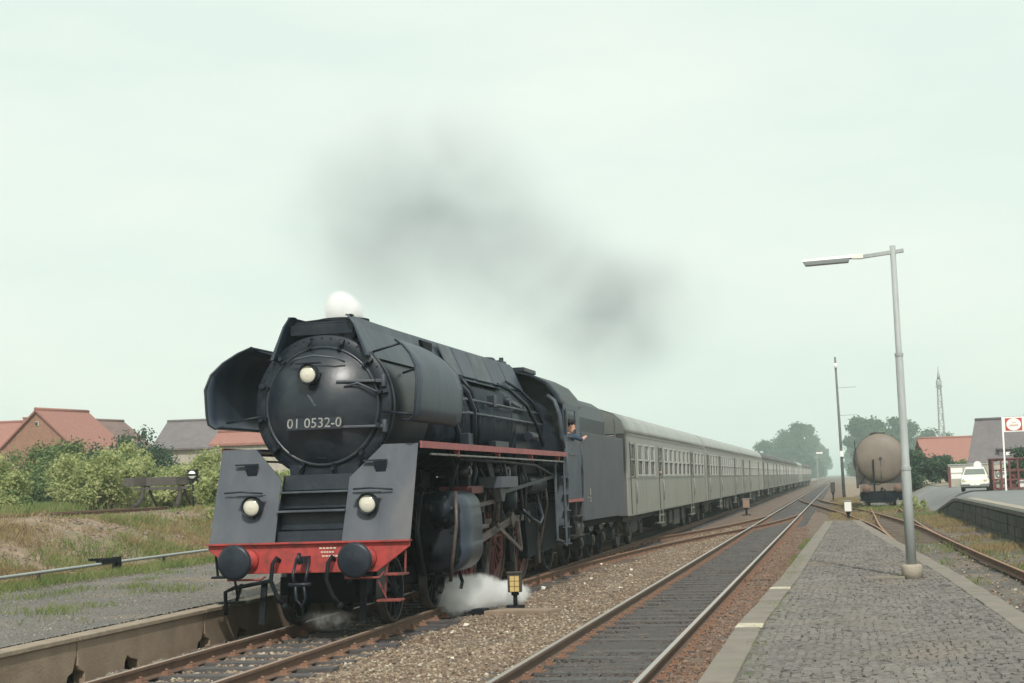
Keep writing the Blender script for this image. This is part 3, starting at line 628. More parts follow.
# --- front skirt plates with steps between
def zy(z): return .03 + .52*(z-1.25)/1.37
for s in (-1, 1):
    poly = [(.50,1.25),(1.50,1.25),(1.50,2.62),(.98,2.62),(.52,2.16)]
    b = MB(); b.slab([(s*x, zy(z), z) for x, z in poly], (0,.018,0)); fp = b.build('front_plate', 'greyblack', loco)
    b = MB(); b.slab([(s*1.5,zy(1.25)+.02,1.25),(s*1.5,1.6,1.25),(s*1.5,1.6,2.56),(s*1.5,zy(2.56)+.02,2.56)], (-s*.015,0,0)); 
    b = MB(); b.bar((s*.98-.25,zy(2.36)-.06,2.39),(s*.98+.1,zy(2.36)-.06,2.39), .05,.025); b.slab([(s*.98-.1,zy(2.36)-.09,2.38),(s*.98+.1,zy(2.36)-.09,2.38),(s*.98+.07,zy(2.28)-.02,2.22),(s*.98-.07,zy(2.28)-.02,2.22)], (0,.04,0)); b.build('lamp_iron', 'black', fp)
    b = MB(); b.tube([(s*.98-.36,zy(1.98)-.08,1.99),(s*.98-.1,zy(1.98)-.1,2.0),(s*.98+.22,zy(1.98)-.06,1.97)], .013, 6); b.build('grab_rail', 'black', fp)
    headlight(s*.87, zy(1.8)-.13, 1.78, .125, loco)
b = MB()
b.slab([(-.5,.12,1.25),(.5,.12,1.25),(.5,.16,1.42),(-.5,.16,1.42)], (0,.02,0))
b.slab([(-.5,.30,1.44),(.5,.30,1.44),(.5,.34,1.72),(-.5,.34,1.72)], (0,.02,0)); b.slab([(-.52,.46,1.74),(.52,.46,1.74),(.52,.50,1.98),(-.52,.50,1.98)], (0,.02,0)); b.slab([(-.54,.50,2.0),(.54,.50,2.0),(.56,.56,2.22),(-.56,.56,2.22)], (0,.02,0))
b.box((0,.76,1.8),(1.06,.02,1.15))
for s in (-1,1): b.slab([(s*.52,.06,1.25),(s*.52,.5,2.2),(s*.52,.8,2.2),(s*.52,.8,1.25)], (s*.012,0,0))
b.build('front_apron', 'black', loco)
for y0, y1, z in ((.13,.36,1.70),(.28,.52,1.97)):
    b = MB(); b.box((0,(y0+y1)/2,z), (1.03,y1-y0,.03)); b.build('front_step', 'panel', loco, bevel=.006)
# --- buffer beam
b = MB(); b.prism([(-1.5,1.25),(1.5,1.25),(1.5,1.18),(1.02,.84),(-1.02,.84),(-1.5,1.18)], 'y', 0, .05); beam = b.build('buffer_beam', 'red', loco, bevel=.008)
b = MB(); b.box((0,.02,1.262), (3.02,.16,.022)); b.build('beam_edge', 'red', beam)
_cs = mat('cream stencil', (.6,.5,.4), .7)
for k,(x0,ww) in enumerate(((-.02,.26),(.0,.20),(.02,.24))):
    b = MB()
    for q in range(5): b.box((.22+x0+q*ww/5, -.004, 1.18-.055*k), (ww/5*.7,.006,.022))
    b.build('stencil_lettering', _cs, beam)
for s in (-1, 1):
    b = MB(); b.lathe((s*.875,0,1.03), (0,-1,0), [(.15,0),(.15,.06),(.11,.08),(.11,.34),(.085,.345),(.085,.50)], 20); bf = b.build('buffer', 'red', loco)
    b = MB(); b.lathe((s*.875,0,1.03), (0,-1,0), [(.06,.485),(.225,.49),(.245,.505),(.245,.53),(.20,.548),(.0001,.558)], 32, cap=False); b.build('buffer_head', 'black', bf)
b = MB(); b.box((0,-.12,1.03),(.10,.26,.10)); b.tube([(0,-.22,1.03),(0,-.32,1.0),(0,-.36,1.06),(0,-.31,1.12)], .03, 8); cp_ = b.build('coupling_hook', 'black', loco)
b = MB(); b.tube([(-.09,-.18,1.05),(-.10,-.30,.85),(-.08,-.32,.70)], .022, 8); b.tube([(.09,-.18,1.05),(.10,-.30,.85),(.08,-.32,.70)], .022, 8); b.cyl((-.16,-.32,.70),(.16,-.32,.70), .028, n=8); b.tube([(-.06,-.32,.7),(-.07,-.28,.5),(0,-.26,.40),(.07,-.28,.5),(.06,-.32,.7)], .02, 8); b.build('coupling_link', 'black', cp_)
for x in (-.42, .40):
    b = MB(); b.tube([(x,0,1.02),(x,-.10,1.06),(x-.03,-.18,.98),(x-.05,-.2,.75),(x+.03,-.17,.52),(x+.10,-.14,.42)], .03, 10); b.cyl((x+.10,-.14,.42),(x+.14,-.13,.36), .045, n=8); b.build('brake_hose', 'black_dull', loco)
for s in (-1, 1):
    b = MB(); b.tube([(s*.6,-.1,.80),(s*.62,-.2,.77),(s*1.12,-.2,.77),(s*1.14,-.06,.84)], .016, 8); b.build('shunter_handle', 'red_step', loco)
    b = MB(); b.bar((s*1.16,.06,.98),(s*1.10,.10,.50), .05,.02); b.bar((s*1.42,.08,1.12),(s*1.40,.10,.80), .05,.02); b.box((s*1.27,.06,.80),(.32,.26,.03)); b.box((s*1.18,.10,.44),(.34,.24,.03)); b.bar((s*1.02,.06,.70),(s*1.12,.1,.46), .06,.02); b.build('front_footstep', 'red_step' if s > 0 else 'black_dull', loco, bevel=.005)
    b = MB(); b.bar((s*.75,.25,.72),(s*.75,.12,.12), .09,.035); b.build('rail_guard', 'black_dull', loco)
b = MB(); b.box((0,.95,.62),(1.25,.08,.55)); b.box((0,.6,.80),(.9,.5,.3)); b.build('underbeam_shade_plate', 'black_dull', loco)  # black boxes added to paint the dark void below the beam
for x in (-.30,.18): MB().tube([(x,.1,.9),(x+.03,.3,.6),(x+.05,.5,.35)], .035, 8).build('brake_pipe', 'black_dull', loco)
b = MB(); b.tube([(-.55,-.05,.74),(-.9,-.1,.68),(-1.05,-.12,.66),(-1.2,-.1,.6),(-1.2,-.08,.28)], .028, 8); b.build('heating_hose', 'black_dull', loco)
# --- frame and running gear
b = MB()
for s in (-1, 1):
    b.slab([(s*.52,.05,1.22),(s*.52,13.9,1.35),(s*.52,13.9,.75),(s*.52,11,.6),(s*.52,3.2,.7),(s*.52,2.6,.95),(s*.52,.8,.95),(s*.52,.05,.86)], (s*.03,0,0))
b.box((0,2.0,1.1),(1.02,2.6,.4)); b.box((0,7,1.0),(1.0,8,.6)); b.build('main_frame', 'black_dull', loco)
b = MB(); b.box((0,2.1,.62),(1.0,3.0,.35)); 
for s in (-1,1): b.box((s*.60,2.05,.62),(.10,2.9,.26)); 
b.build('bogie_frame', 'black_dull', loco)
def wheel(name, x, y, r, ns, parent, spokem='red_dirty', tw=.13, solid=False, bal=0):
    s = 1 if x > 0 else -1; c_ = (x, y, r)
    b = MB(); ax = (s,0,0)
    b.lathe((x-s*tw/2,y,r), ax, [(.05,.0),(.13*r+.05,.0),(.13*r+.05,tw+.02),(.07,tw+.04),(.0001,tw+.04)], 20, cap=False)
    rin = r*.86
    if solid: b.lathe((x-s*tw/2,y,r), ax, [(.1,.03),(rin,.03),(rin,.07),(.1,.07)], 28, cap=False)
    for k in range(0 if solid else ns):
        a = 2*math.pi*k/ns; b.bar((x+s*.02, y+math.cos(a)*.12, r+math.sin(a)*.12), (x, y+math.cos(a)*rin, r+math.sin(a)*rin), .05, .055, up=(1,0,0))
    b.lathe((x-s*tw/2,y,r), ax, [(rin-.03,.02),(rin-.03,tw-.02),(r*.9,tw-.01),(r*.9,.01)], 40, cap=False)
    if bal:
        a0 = bal; pts = [(y+math.cos(a0+t)*rin, r+math.sin(a0+t)*rin) for t in np.linspace(-.7,.7,10)]; b.prism(pts, 'x', x-s*.03, x+s*.045)
    o = b.build(name, spokem, parent)
    b = MB(); b.lathe((x-s*tw/2,y,r), ax, [(r*.885,0),(r+.028,0),(r+.028,.03),(r,.04),(r-.004,tw),(r*.885,tw)], 48, cap=False); b.build('tyre', 'steel', o); return o
for s in (-1, 1):
    for y in (1.45, 3.65): wheel('leading_wheel', s*.74, y, .5, 10, loco, 'black_dull')
    for k, y in enumerate((5.55, 7.85, 10.15)): wheel('driving_wheel', s*.74, y, 1.0, 18, loco, 'red_dirty', .14, bal=[2.6,-1.2,-1.0][k])
    wheel('trailing_wheel', s*.74, 13.1, .625, 12, loco, 'black_dull')
b = MB()
for y in (1.45,3.65,5.55,7.85,10.15,13.1): 
    rr = {1.45:.5,3.65:.5,13.1:.625}.get(y,1.0); b.cyl((-.74,y,rr),(.74,y,rr), .09, n=12)
b.build('axles', 'black_dull', loco)
MOVED = {'cylinder_block','coupling_rod','main_rod','crosshead','slide_bar','combination_lever','radius_rod','expansion_link','return_crank','motion_bracket','reversing_rod','red_cross_stay','brake_hanger'}
for s in (-1, 1):
    # cylinder block: valve chest above the cylinder, one smooth cladding outside
    cy = lambda cx, cz, r, a0, a1, n=22: [(s*(cx+r*math.cos(R(a0+(a1-a0)*i/n))), cz+r*math.sin(R(a0+(a1-a0)*i/n))) for i in range(n+1)]
    poly = cy(1.08,.98,.39,-100,15) + [(s*1.47,1.3),(s*1.46,1.5)] + cy(1.15,1.62,.29,0,110) + [(s*.72,1.9),(s*.72,.6)]
    b = MB(); b.prism(poly, 'y', 2.0, 3.42, smooth=True); cyl_ = b.build('cylinder_block', 'blueblack', loco)
    b = MB(); b.prism([(s*1.10+(p[0]-s*1.10)*.97, 1.2+(p[1]-1.2)*.975) for p in poly], 'y', 1.975, 1.995); b.build('front_sheet', 'black_dull', cyl_)  # dark sheet laid over the block makes its front face darker
    MB().tube([(s*1.42,1.9,1.9),(s*1.45,1.8,1.4),(s*1.38,1.8,.9),(s*1.3,1.9,.5)], .03, 8).build('oil_feed', 'rod', cyl_); MB().tube([(s*.85,1.9,1.9),(s*.82,1.75,1.3),(s*.9,1.8,.6)], .04, 8).build('oil_feed', 'black', cyl_)
    b = MB(); b.lathe((s*1.10,1.98,.98), (0,-1,0), [(.36,0),(.36,.05),(.28,.08),(.12,.16),(.10,.22),(.0001,.22)], 28, cap=False)
    for k in range(14): a = 2*math.pi*k/14; b.cyl((s*1.10+math.cos(a)*.36,1.96,.98+math.sin(a)*.36),(s*1.10+math.cos(a)*.36,1.90,.98+math.sin(a)*.36), .022, n=6)
    b.build('cylinder_cover', 'black_dull', cyl_)
    b = MB(); b.lathe((s*1.18,2.0,1.63), (0,-1,0), [(.29,0),(.29,.06),(.20,.10),(.17,.22),(.10,.26),(.0001,.27)], 28, cap=False)
    for k in range(5): a = 2*math.pi*k/5; b.ball((s*1.18+math.cos(a)*.18,1.85,1.63+math.sin(a)*.18), .05, 8, m=0)
    b.build('valve_cover', 'black', cyl_)
    b = MB(); b.tube([(s*1.1,2.2,.55),(s*1.1,2.15,.40),(s*1.1,2.0,.32)], .03, 8); b.build('drain_cock', 'black_dull', cyl_)
    b = MB(); b.tube([(s*1.1,3.2,.55),(s*1.12,3.3,.40),(s*1.12,3.2,.3)], .03, 8); b.build('drain_cock', 'black_dull', cyl_)
    # motion
    pins = [(y, 1.0) for y in (4.62,6.92,9.22)]
    pa = 1.15; pin = [(y+.33*math.cos(pa), 1.0+.33*math.sin(pa)) for y,_ in pins]
    b = MB(); b.bar((s*.93,pin[0][0],pin[0][1]),(s*.93,pin[2][0],pin[2][1]), .05,.12, up=(0,0,1))
    for p in pin: b.cyl((s*.86,p[0],p[1]),(s*1.0,p[0],p[1]), .13, n=16)
    b.build('coupling_rod', 'rod', loco, bevel=.006)
    b = MB(); b.bar((s*1.12,4.05,.98),(s*1.12,pin[1][0],pin[1][1]), .05,.14); b.cyl((s*1.06,pin[1][0],pin[1][1]),(s*1.18,pin[1][0],pin[1][1]), .15, n=16); b.build('main_rod', 'rod', loco, bevel=.006)
    b = MB(); b.box((s*1.12,3.95,.98),(.20,.42,.46)); b.cyl((s*1.1,3.3,.98),(s*1.1,3.9,.98), .045, n=10); b.build('crosshead', 'steel', loco, bevel=.01)
    b = MB(); b.box((s*1.12,4.15,1.26),(.13,1.75,.075)); b.build('slide_bar', 'rod', loco, bevel=.006)
    b = MB(); b.bar((s*1.20,3.85,.62),(s*1.20,3.62,1.62), .04,.08); b.bar((s*1.20,3.85,.62),(s*1.16,4.05,.7), .04,.06); b.build('combination_lever', 'rod', loco)
    b = MB(); b.bar((s*1.20,3.62,1.62),(s*1.20,5.55,1.70), .04,.075); b.bar((s*1.20,3.65,1.50),(s*1.18,3.2,1.63), .04,.05); b.build('radius_rod', 'rod', loco)
    b = MB(); b.tube([(s*1.22,5.52,2.02),(s*1.22,5.62,1.7),(s*1.22,5.50,1.32)], .055, 8); b.bar((s*1.22,5.5,1.32),(s*1.22,5.62,1.2), .05,.07); b.build('expansion_link', 'rod', loco)
    b = MB(); b.bar((s*1.26,pin[1][0],pin[1][1]),(s*1.26,7.30,.72), .05,.09); b.bar((s*1.26,7.30,.72),(s*1.24,5.58,1.2), .04,.07); b.build('return_crank', 'rod', loco)
    b = MB(); b.box((s*1.28,5.5,2.03),(.42,1.35,.20)); b.prism([(5.2,1.93),(5.8,1.93),(5.58,1.68),(5.42,1.68)], 'x', s*1.2, s*1.36); b.bar((s*1.3,4.95,2.1),(s*1.2,4.9,2.55), .05,.08); b.bar((s*1.3,6.05,2.1),(s*1.2,6.1,2.55), .05,.08); b.build('motion_bracket', 'greyblack', loco, bevel=.008)
    b = MB(); b.bar((s*1.30,5.9,1.86),(s*1.30,11.8,2.2), .035,.07); b.build('reversing_rod', 'black', loco)
    b = MB(); b.box((s*1.0,3.9,1.92),(.5,1.1,.12)); b.box((s*1.25,3.75,1.9),(.12,.7,.10)); b.build('red_cross_stay', 'red_dirty', loco, bevel=.008)
    for y in (5.8, 8.1):
        b = MB(); b.slab([(s*.70,y-.10,1.55),(s*.70,y+.02,1.55),(s*.72,y+.12,.7),(s*.72,y-.02,.45),(s*.72,y-.12,.7)], (s*.16,0,0)); b.build('brake_hanger', 'black_dull', loco)
    for o in list(loco.children):
        if o.name.split('.')[0] in MOVED and o.location.y == 0: o.location.y = .93
    for k, (y0, z0_, y1, z1_, r_) in enumerate(((3.9,2.55,3.75,1.9,.03),(4.6,2.55,4.9,2.1,.045),(5.6,2.3,6.3,1.5,.025),(6.3,2.5,6.5,.45,.022),(7.3,2.5,7.1,1.2,.035),(8.8,2.5,8.75,.45,.022),(9.0,2.45,9.5,1.5,.03),(10.6,2.5,10.9,1.3,.04),(11.3,2.4,11.2,.5,.03),(6.9,2.55,6.9,2.0,.05),(5.1,2.5,5.0,1.75,.05))):
        MB().tube([(s*1.12,y0,z0_),(s*1.18,(y0+y1)/2+.06,(z0_+z1_)/2+.1),(s*(.98 if z1_<.6 else 1.08),y1,z1_)], r_, 8).build('hanging_pipe', ['black','greyblack','black','rod','black'][k%5], loco)
    for y in (6.45, 8.75, 11.1):
        b = MB(); b.slab([(s*.92,y-.07,.95),(s*.92,y+.07,.95),(s*.92,y+.10,.3),(s*.92,y-.02,.3)], (s*.10,0,0)); b.bar((s*.97,y,.9),(s*.97,y-.05,1.5), .04,.06); b.build('brake_shoe', 'steel', loco)
    for y in (5.2, 7.6, 9.9):
        b = MB(); b.prism([(y-.5,1.42),(y+.5,1.42),(y+.25,1.28),(y-.25,1.28)], 'x', s*.60, s*.70); b.build('spring', 'red_dirty', loco)
    b = MB(); b.box((s*.66,7.6,1.55),(.06,7.4,.28)); b.build('frame_plate', 'red_dirty', loco)
    for y in (5.0, 6.6, 8.0, 9.3): MB().box((s*.95,y,2.15),(.35,.30,.36)).build('spring_bracket', 'black', loco, bevel=.02)
    # under-boiler fittings
    b = MB(); b.lathe((s*.98,8.4,2.0), (0,0,1), [(.17,-.5),(.19,-.48),(.19,-.1),(.14,-.08),(.14,.05),(.2,.07),(.2,.42),(.15,.47),(.0001,.48)], 18); b.build('air_pump', 'black', loco)
    b = MB(); b.cyl((s*1.02,9.6,1.98),(s*1.02,11.2,1.98), .21, n=20); b.build('air_reservoir', 'black', loco, bevel=.03)
    b = MB()
    for y, dy in ((4.2,.3),(5.0,-.15),(6.9,.25),(7.6,.12),(9.4,.2)):
        b.tube([(s*.92,y,2.6),(s*1.05,y+.05,2.3),(s*1.0,y+dy,1.9),(s*.95,y+dy*1.6,1.4)], .032, 8)
    b.tube([(s*1.34,3.4,2.42),(s*1.34,7.0,2.40),(s*1.34,9.4,2.36),(s*1.3,11.9,2.1)], .03, 8)
    b.tube([(s*1.2,8.7,1.5),(s*1.36,8.8,1.3),(s*1.40,9.4,1.18),(s*1.36,9.9,1.3),(s*1.2,10.1,1.75)], .035, 8)
    b.build('pipework', 'black', loco)
    for (y,z,r) in ((4.55,2.22,.10),(7.5,2.2,.13),(6.9,2.25,.09)):
        b = MB(); b.cyl((s*.95,y,z),(s*1.22,y,z), r, n=16); b.cyl((s*1.22,y,z),(s*1.25,y,z), r*.6, n=12); b.build('lubricator', 'steel', loco)
    b = MB(); b.slab([(s*.62,9.9,1.6),(s*.62,13.4,1.6),(s*.62,13.2,.55),(s*.62,10.2,.45)], (s*.35,0,0)); b.build('ash_pan', 'black_dull', loco)
# --- boiler barrel, firebox, casing
b = MB(); b.lathe((0,0,BZ), (0,1,0), [(.93,3.0),(.93,8.8),(.97,8.85),(1.0,9.4),(1.0,12.0)], 56); b.prism([(-1.0,3.2),(1.0,3.2),(.95,2.2),(-.95,2.2)], 'y', 9.3, 12.0); boiler = b.build('boiler', 'black', loco)
for y in (4.1, 5.3, 6.5, 7.7, 9.0, 10.4):
    b = MB(); r = .937 if y < 8.8 else 1.006
    if y in (9.0,): r = .99
    b.lathe((0,0,BZ), (0,1,0), [(r-.02,y),(r+.006,y+.001),(r+.006,y+.059),(r-.02,y+.06)], 56, cap=False); b.build('boiler_band', 'black', boiler)
def cas(y): # casing half width top/bottom and top height
    t = min(max((y-.7)/11.3, 0), 1)
    return (.46-.06*min(t*6,1), .74-.02*t, 4.55+.06*t)
ys_ = [.62,.9,1.3,2,3,4,6,8,10,11.6]
b = MB()
for s in (-1, 1):
    out, inn = [], []
    for y in ys_:
        tw_, bw, zt = cas(y); fl = max(0, 1-(y-.62)/.5)*.10
        out.append([(s*(tw_-.03), y, zt), (s*tw_, y, zt), (s*(tw_+.05+fl*.5), y, zt-.14), (s*(bw+fl*.3), y+.0, 3.92), (s*(bw-.03), y, 3.92), (s*(tw_+.02+fl*.5), y, zt-.15)])
    b.loft(out, True, True, False)
b.loft([[(-.40,y,cas(y)[2]-.002),(.40,y,cas(y)[2]-.002),(.40,y,cas(y)[2]-.03),(-.40,y,cas(y)[2]-.03)] for y in ys_ if y >= 2], True, True, False)
b.build('boiler_casing', 'blueblack', loco, bevel=.008)
b = MB()
for s in (-1,1):
    b.box((s*.45,.74,4.545),(.10,.12,.02))
b.box((0,.78,4.36),(.98,.05,.16)); b.box((0,.80,4.46),(.9,.03,.03)); b.build('trough_front', 'black', loco, bevel=.006)
b = MB()
for x in (-.3,-.1,.12,.3): b.bar((x,.9,4.43),(x+.02,1.8,4.45), .04,.05)
b.tube([(-.42,.82,4.47),(0,.82,4.5),(.42,.82,4.47)], .02, 8); b.build('trough_pipes', 'black_dull', loco)
b = MB(); b.lathe((0,1.75,4.1), (0,0,1), [(.42,0),(.36,.2),(.34,.38),(.40,.46),(.40,.5),(.33,.5),(.31,.2)], 32, cap=False); b.build('chimney', 'black_dull', loco)
for s in (-1, 1):
    b = MB(); b.prism([(4.05,4.48),(4.75,4.48),(4.72,4.25),(4.3,4.22)], 'x', s*.50, s*.57); b.build('casing_slot_shade', 'black_dull', loco, bevel=.03)  # solid black block paints the dark inside of the casing slot
    for y0, y1, mt in ((5.3,6.1,'panel'),(6.2,7.2,'blueblack'),(7.3,8.5,'panel'),(8.6,9.9,'blueblack'),(10.0,11.3,'blueblack')):
        b = MB(); pts = []
        b.slab([(s*.475,y0,4.52),(s*.475,y1,4.53),(s*.715,y1,3.98),(s*.715,y0,3.97)], (s*.03,0,.012)); b.build('casing_panel', mt, loco, bevel=.012)
    # deflector
    prof = [(1.36,2.95,.28,2.62),(1.47,2.93,.22,2.68),(1.555,2.99,.19,2.73),(1.58,3.12,.18,2.75),(1.61,3.5,.2,2.72),(1.56,3.72,.3,2.66),(1.44,3.9,.46,2.5),(1.28,4.05,.64,2.28),(1.12,4.15,.80,1.98)]
    b = MB(); rings = []
    for t in np.linspace(0, 1, 9):
        rings.append([(s*x, yf+(yr-yf)*t, z) for x, z, yf, yr in prof])
    b.loft(rings, False, False, True); df = b.build('smoke_deflector', 'blueblack', loco, solid=.022)
    MB().tube([(s*x, yf-.004, z) for x, z, yf, yr in prof], .018, 6).build('deflector_edge', 'black', df); MB().tube([(s*x, yr, z) for x, z, yf, yr in prof], .016, 6).build('deflector_edge', 'black', df)
    for pts in ([(s*.93,.7,3.1),(s*1.5,.7,3.03)],[(s*.93,2.2,3.1),(s*1.5,2.2,3.03)],[(s*.72,.95,4.0),(s*1.16,1.0,4.12)],[(s*.85,2.0,3.75),(s*1.42,2.1,3.93)]): MB().tube(pts, .018, 6).build('deflector_stay', 'black', df)
    # boiler side fittings
    b = MB()
    for z, xx, y0, y1 in ((BZ+.27,1.08,4.85,11.0),(BZ+.03,1.12,4.85,11.2)):
        b.tube([(s*xx,y0,z),(s*xx,(y0+y1)/2,z),(s*xx,y1,z)], .026, 8)
        for y in np.linspace(y0+.1, y1-.1, 5): b.cyl((s*.9,y,z),(s*xx,y,z), .02, n=6)
    b.build('boiler_handrail', 'panel', loco)
    MB().tube([(s*.78,4.6,4.0),(s*.95,4.75,3.78),(s*1.09,5.0,3.6),(s*1.13,5.3,3.3),(s*1.10,5.35,2.66)], .06, 10).build('feed_pipe', 'black', loco)
    MB().tube([(s*.75,5.9,3.95),(s*.93,6.0,3.7),(s*1.02,6.1,3.3),(s*1.0,6.1,2.7)], .035, 8).build('feed_pipe', 'black', loco)
    MB().tube([(s*.72,8.9,4.0),(s*.9,9.2,3.9),(s*1.1,9.9,3.6),(s*1.16,10.6,3.2),(s*1.16,11.2,2.8)], .04, 8).build('feed_pipe', 'black', loco)
    MB().tube([(s*.95,2.95,3.4),(s*1.05,3.5,3.35),(s*1.08,4.0,3.2),(s*1.08,4.4,2.9),(s*1.05,4.5,2.6)], .05, 8).build('feed_pipe', 'black', loco)
    MB().tube([(s*.74,9.6,4.1),(s*.9,10.2,3.95),(s*1.05,10.8,3.7),(s*1.12,11.4,3.3)], .03, 8).build('feed_pipe', 'black', loco)
    MB().box((s*1.06,7.0,3.55),(.14,.22,.22)).build('boiler_fitting', 'black', loco, bevel=.01)
    MB().box((s*1.12,10.2,2.95),(.2,.5,.16)).build('boiler_fitting', 'black', loco, bevel=.01)
    MB().cyl((s*1.0,8.3,3.62),(s*1.12,8.3,3.62), .1, n=12).build('boiler_fitting', 'black', loco, bevel=.01)
    MB().cyl((s*1.2,9.5,2.95),(s*1.2,10.1,2.95), .10, n=12).build('boiler_fitting', 'black', loco, bevel=.01)
    MB().box((s*1.02,5.2,2.78),(.2,.5,.24)).build('boiler_fitting', 'black', loco, bevel=.01)
    MB().box((s*1.02,7.6,2.74),(.16,1.1,.14)).build('boiler_fitting', 'black', loco, bevel=.01)
    for k in range(9): MB().cyl((s*1.0,8.9+k*.16,3.62-.012*k),(s*1.05,8.9+k*.16,3.62-.012*k), .045, n=8).build('washout_plug', 'panel', boiler)
    # running board
    b = MB(); b.box((s*1.22,6.25,2.60),(.60,11.3,.035)); rb_ = b.build('running_board', 'black', loco)
    b = MB(); b.box((s*1.525,6.25,2.60),(.025,11.3,.10)); b.build('board_edge', 'pink', rb_)
    for y in (2.8,5.6,8.4,11.2):
        b = MB(); b.prism([(1.40,2.58),(1.51,2.58),(1.51,2.44),(1.46,2.44)], 'y', y-.03, y+.03, m=0); 
        b.v[:] = [(s*v[0], v[1], v[2]) for v in b.v]; b.build('board_bracket', 'pink', rb_)
    b = MB(); b.tube([(s*1.49,1.2,2.47),(s*1.49,6,2.46),(s*1.49,11.8,2.44)], .018, 6); b.build('oil_pipe', 'lightsteel', rb_)
# safety valves, whistle etc. on top near the cab
b = MB(); b.lathe((0,10.6,4.5), (0,0,1), [(.30,0),(.30,.16),(.26,.2),(.0001,.21)], 20); b.box((0,11.2,4.62),(.7,.5,.10)); b.cyl((.2,11.6,4.5),(.2,11.6,4.78), .05, n=10); b.build('safety_valve', 'black', loco, bevel=.01)
# --- cab
RP = [(1.45,3.74),(1.38,3.95),(1.18,4.20),(.85,4.38),(.45,4.49),(0,4.53)]
roof_o = RP + [(-x,z) for x,z in RP[::-1][1:]]
b = MB(); b.loft([[(x,y,z) for x,z in roof_o] + [(x*.975,y,z-.035) for x,z in roof_o[::-1]] for y in (11.6,12.1,14.35)], True, True, True); cab_roof = b.build('cab_roof', 'black', loco)
b = MB(); b.box((0,13.0,4.56),(1.1,1.3,.10)); b.build('roof_vent', 'black', cab_roof, bevel=.015)
for s in (-1, 1):
    b = MB(); X_ = s*1.45
    for (y0,y1,z0,z1) in ((12.1,12.55,1.62,3.74),(12.55,13.55,1.62,3.02),(12.55,13.55,3.62,3.74),(13.55,14.05,1.62,3.74)): b.box((X_,(y0+y1)/2,(z0+z1)/2),(.03,y1-y0,z1-z0))
    cs = b.build('cab_side', 'blueblack', loco)
    b = MB(); b.box((s*1.475,12.35,3.32),(.02,.10,.66)); b.box((s*1.475,13.0,3.01),(.07,1.1,.035)); b.box((s*1.475,13.05,2.62),(.02,.9,.05)); b.build('window_frame', 'panel', cs)
    b = MB(); b.slab([(s*1.47,12.32,3.05),(s*1.51,12.2,3.05),(s*1.51,12.2,3.6),(s*1.47,12.32,3.6)], (0,.01,0)); b.build('wind_deflector', 'glass_up', cs)
    b = MB(); b.box((s*1.47,13.1,1.58),(.06,1.9,.07)); b.build('cab_sill', 'pink', cs)
    b = MB(); b.box((s*1.40,13.55,1.22),(.22,.9,.03)); b.box((s*1.42,13.55,.78),(.22,.7,.03)); b.bar((s*1.46,13.15,1.6),(s*1.46,13.25,.78), .03,.05); b.bar((s*1.46,13.95,1.6),(s*1.46,13.85,.78), .03,.05); b.build('cab_step', 'steel', loco)
    b = MB()
    for y in (11.75,12.02): b.bar((s*1.50,y,2.55),(s*1.50,y,.62), .03,.04)
    for k in range(5): b.box((s*1.5,11.885,.66+k*.36),(.16,.25,.02))
    b.build('cab_ladder', 'panel', loco)
    b = MB(); b.box((s*1.35,12.05,1.6),(.2,.25,1.1)); b.bar((s*1.4,11.2,2.5),(s*1.4,11.25,.75), .05,.05); b.bar((s*1.4,11.25,.78),(s*1.4,11.95,.70), .05,.05); b.build('ladder_bracket', 'panel', loco, bevel=.01)
    # arched window shield at the cab front
    pts = [(s*(1.15+.30*u), 12.06-.02, z) for u, z in ((0,2.7),(1,2.7),(1,3.5),(.85,3.72),(.5,3.84),(.1,3.88),(0,3.88))]
    b = MB(); b.slab(pts, (0,.03,0)); b.build('cab_front', 'black', loco)
    b = MB(); b.tube([(s*1.46,11.95,2.75),(s*1.47,11.7,3.0),(s*1.46,11.62,3.45),(s*1.36,11.6,3.78),(s*1.2,11.62,3.9)], .05, 8); b.build('cab_front_frame', 'panel', loco)
    b = MB(); b.slab([(s*1.2,12.02,3.1),(s*1.4,12.02,3.1),(s*1.38,12.02,3.55),(s*1.2,12.02,3.65)], (0,-.01,0)); b.build('front_window', 'glass', loco)
    
    for yh in (12.08, 14.0): MB().tube([(s*1.5,yh,1.7),(s*1.53,yh,2.2),(s*1.5,yh,2.9)], .011, 6).build('cab_handrail', 'greyblack', loco)
b = MB(); b.prism([(-1.42,2.6)]+[(x*.97,z-.04) for x,z in roof_o[::-1]]+[(1.42,2.6)], 'y', 12.05, 12.09); b.build('cab_front_wall', 'black', loco)
b = MB(); b.box((0,12.6,2.9),(2.6,.9,2.2)); b.box((0,13.2,1.75),(2.8,1.9,.1)); b.build('backhead', 'black_dull', loco, bevel=.05)
# --- driver
def person_skin(name, label, joints, edges, mats, loc, parent=None):
    bm = bmesh.new(); sk = bm.verts.layers.skin.verify(); vs = []
    for i, (p, r) in enumerate(joints):
        v = bm.verts.new(p); v[sk].radius = (r, r*.92) if not isinstance(r, tuple) else r; v[sk].use_root = (i == 0); vs.append(v)
    for a, b_ in edges: bm.edges.new((vs[a], vs[b_]))
    me = bpy.data.meshes.new('person'); bm.to_mesh(me); bm.free()
    o = bpy.data.objects.new(name, me); C.objects.link(o)
    o.modifiers.new('skin', 'SKIN').use_smooth_shade = True; q = o.modifiers.new('sub', 'SUBSURF'); q.levels = 2; q.render_levels = 2
    bpy.context.view_layer.update()
    me2 = bpy.data.meshes.new_from_object(o.evaluated_get(bpy.context.evaluated_depsgraph_get()))
    bpy.data.objects.remove(o)
    me2.materials.clear()
    for x in mats: me2.materials.append(M[x])
    return me2
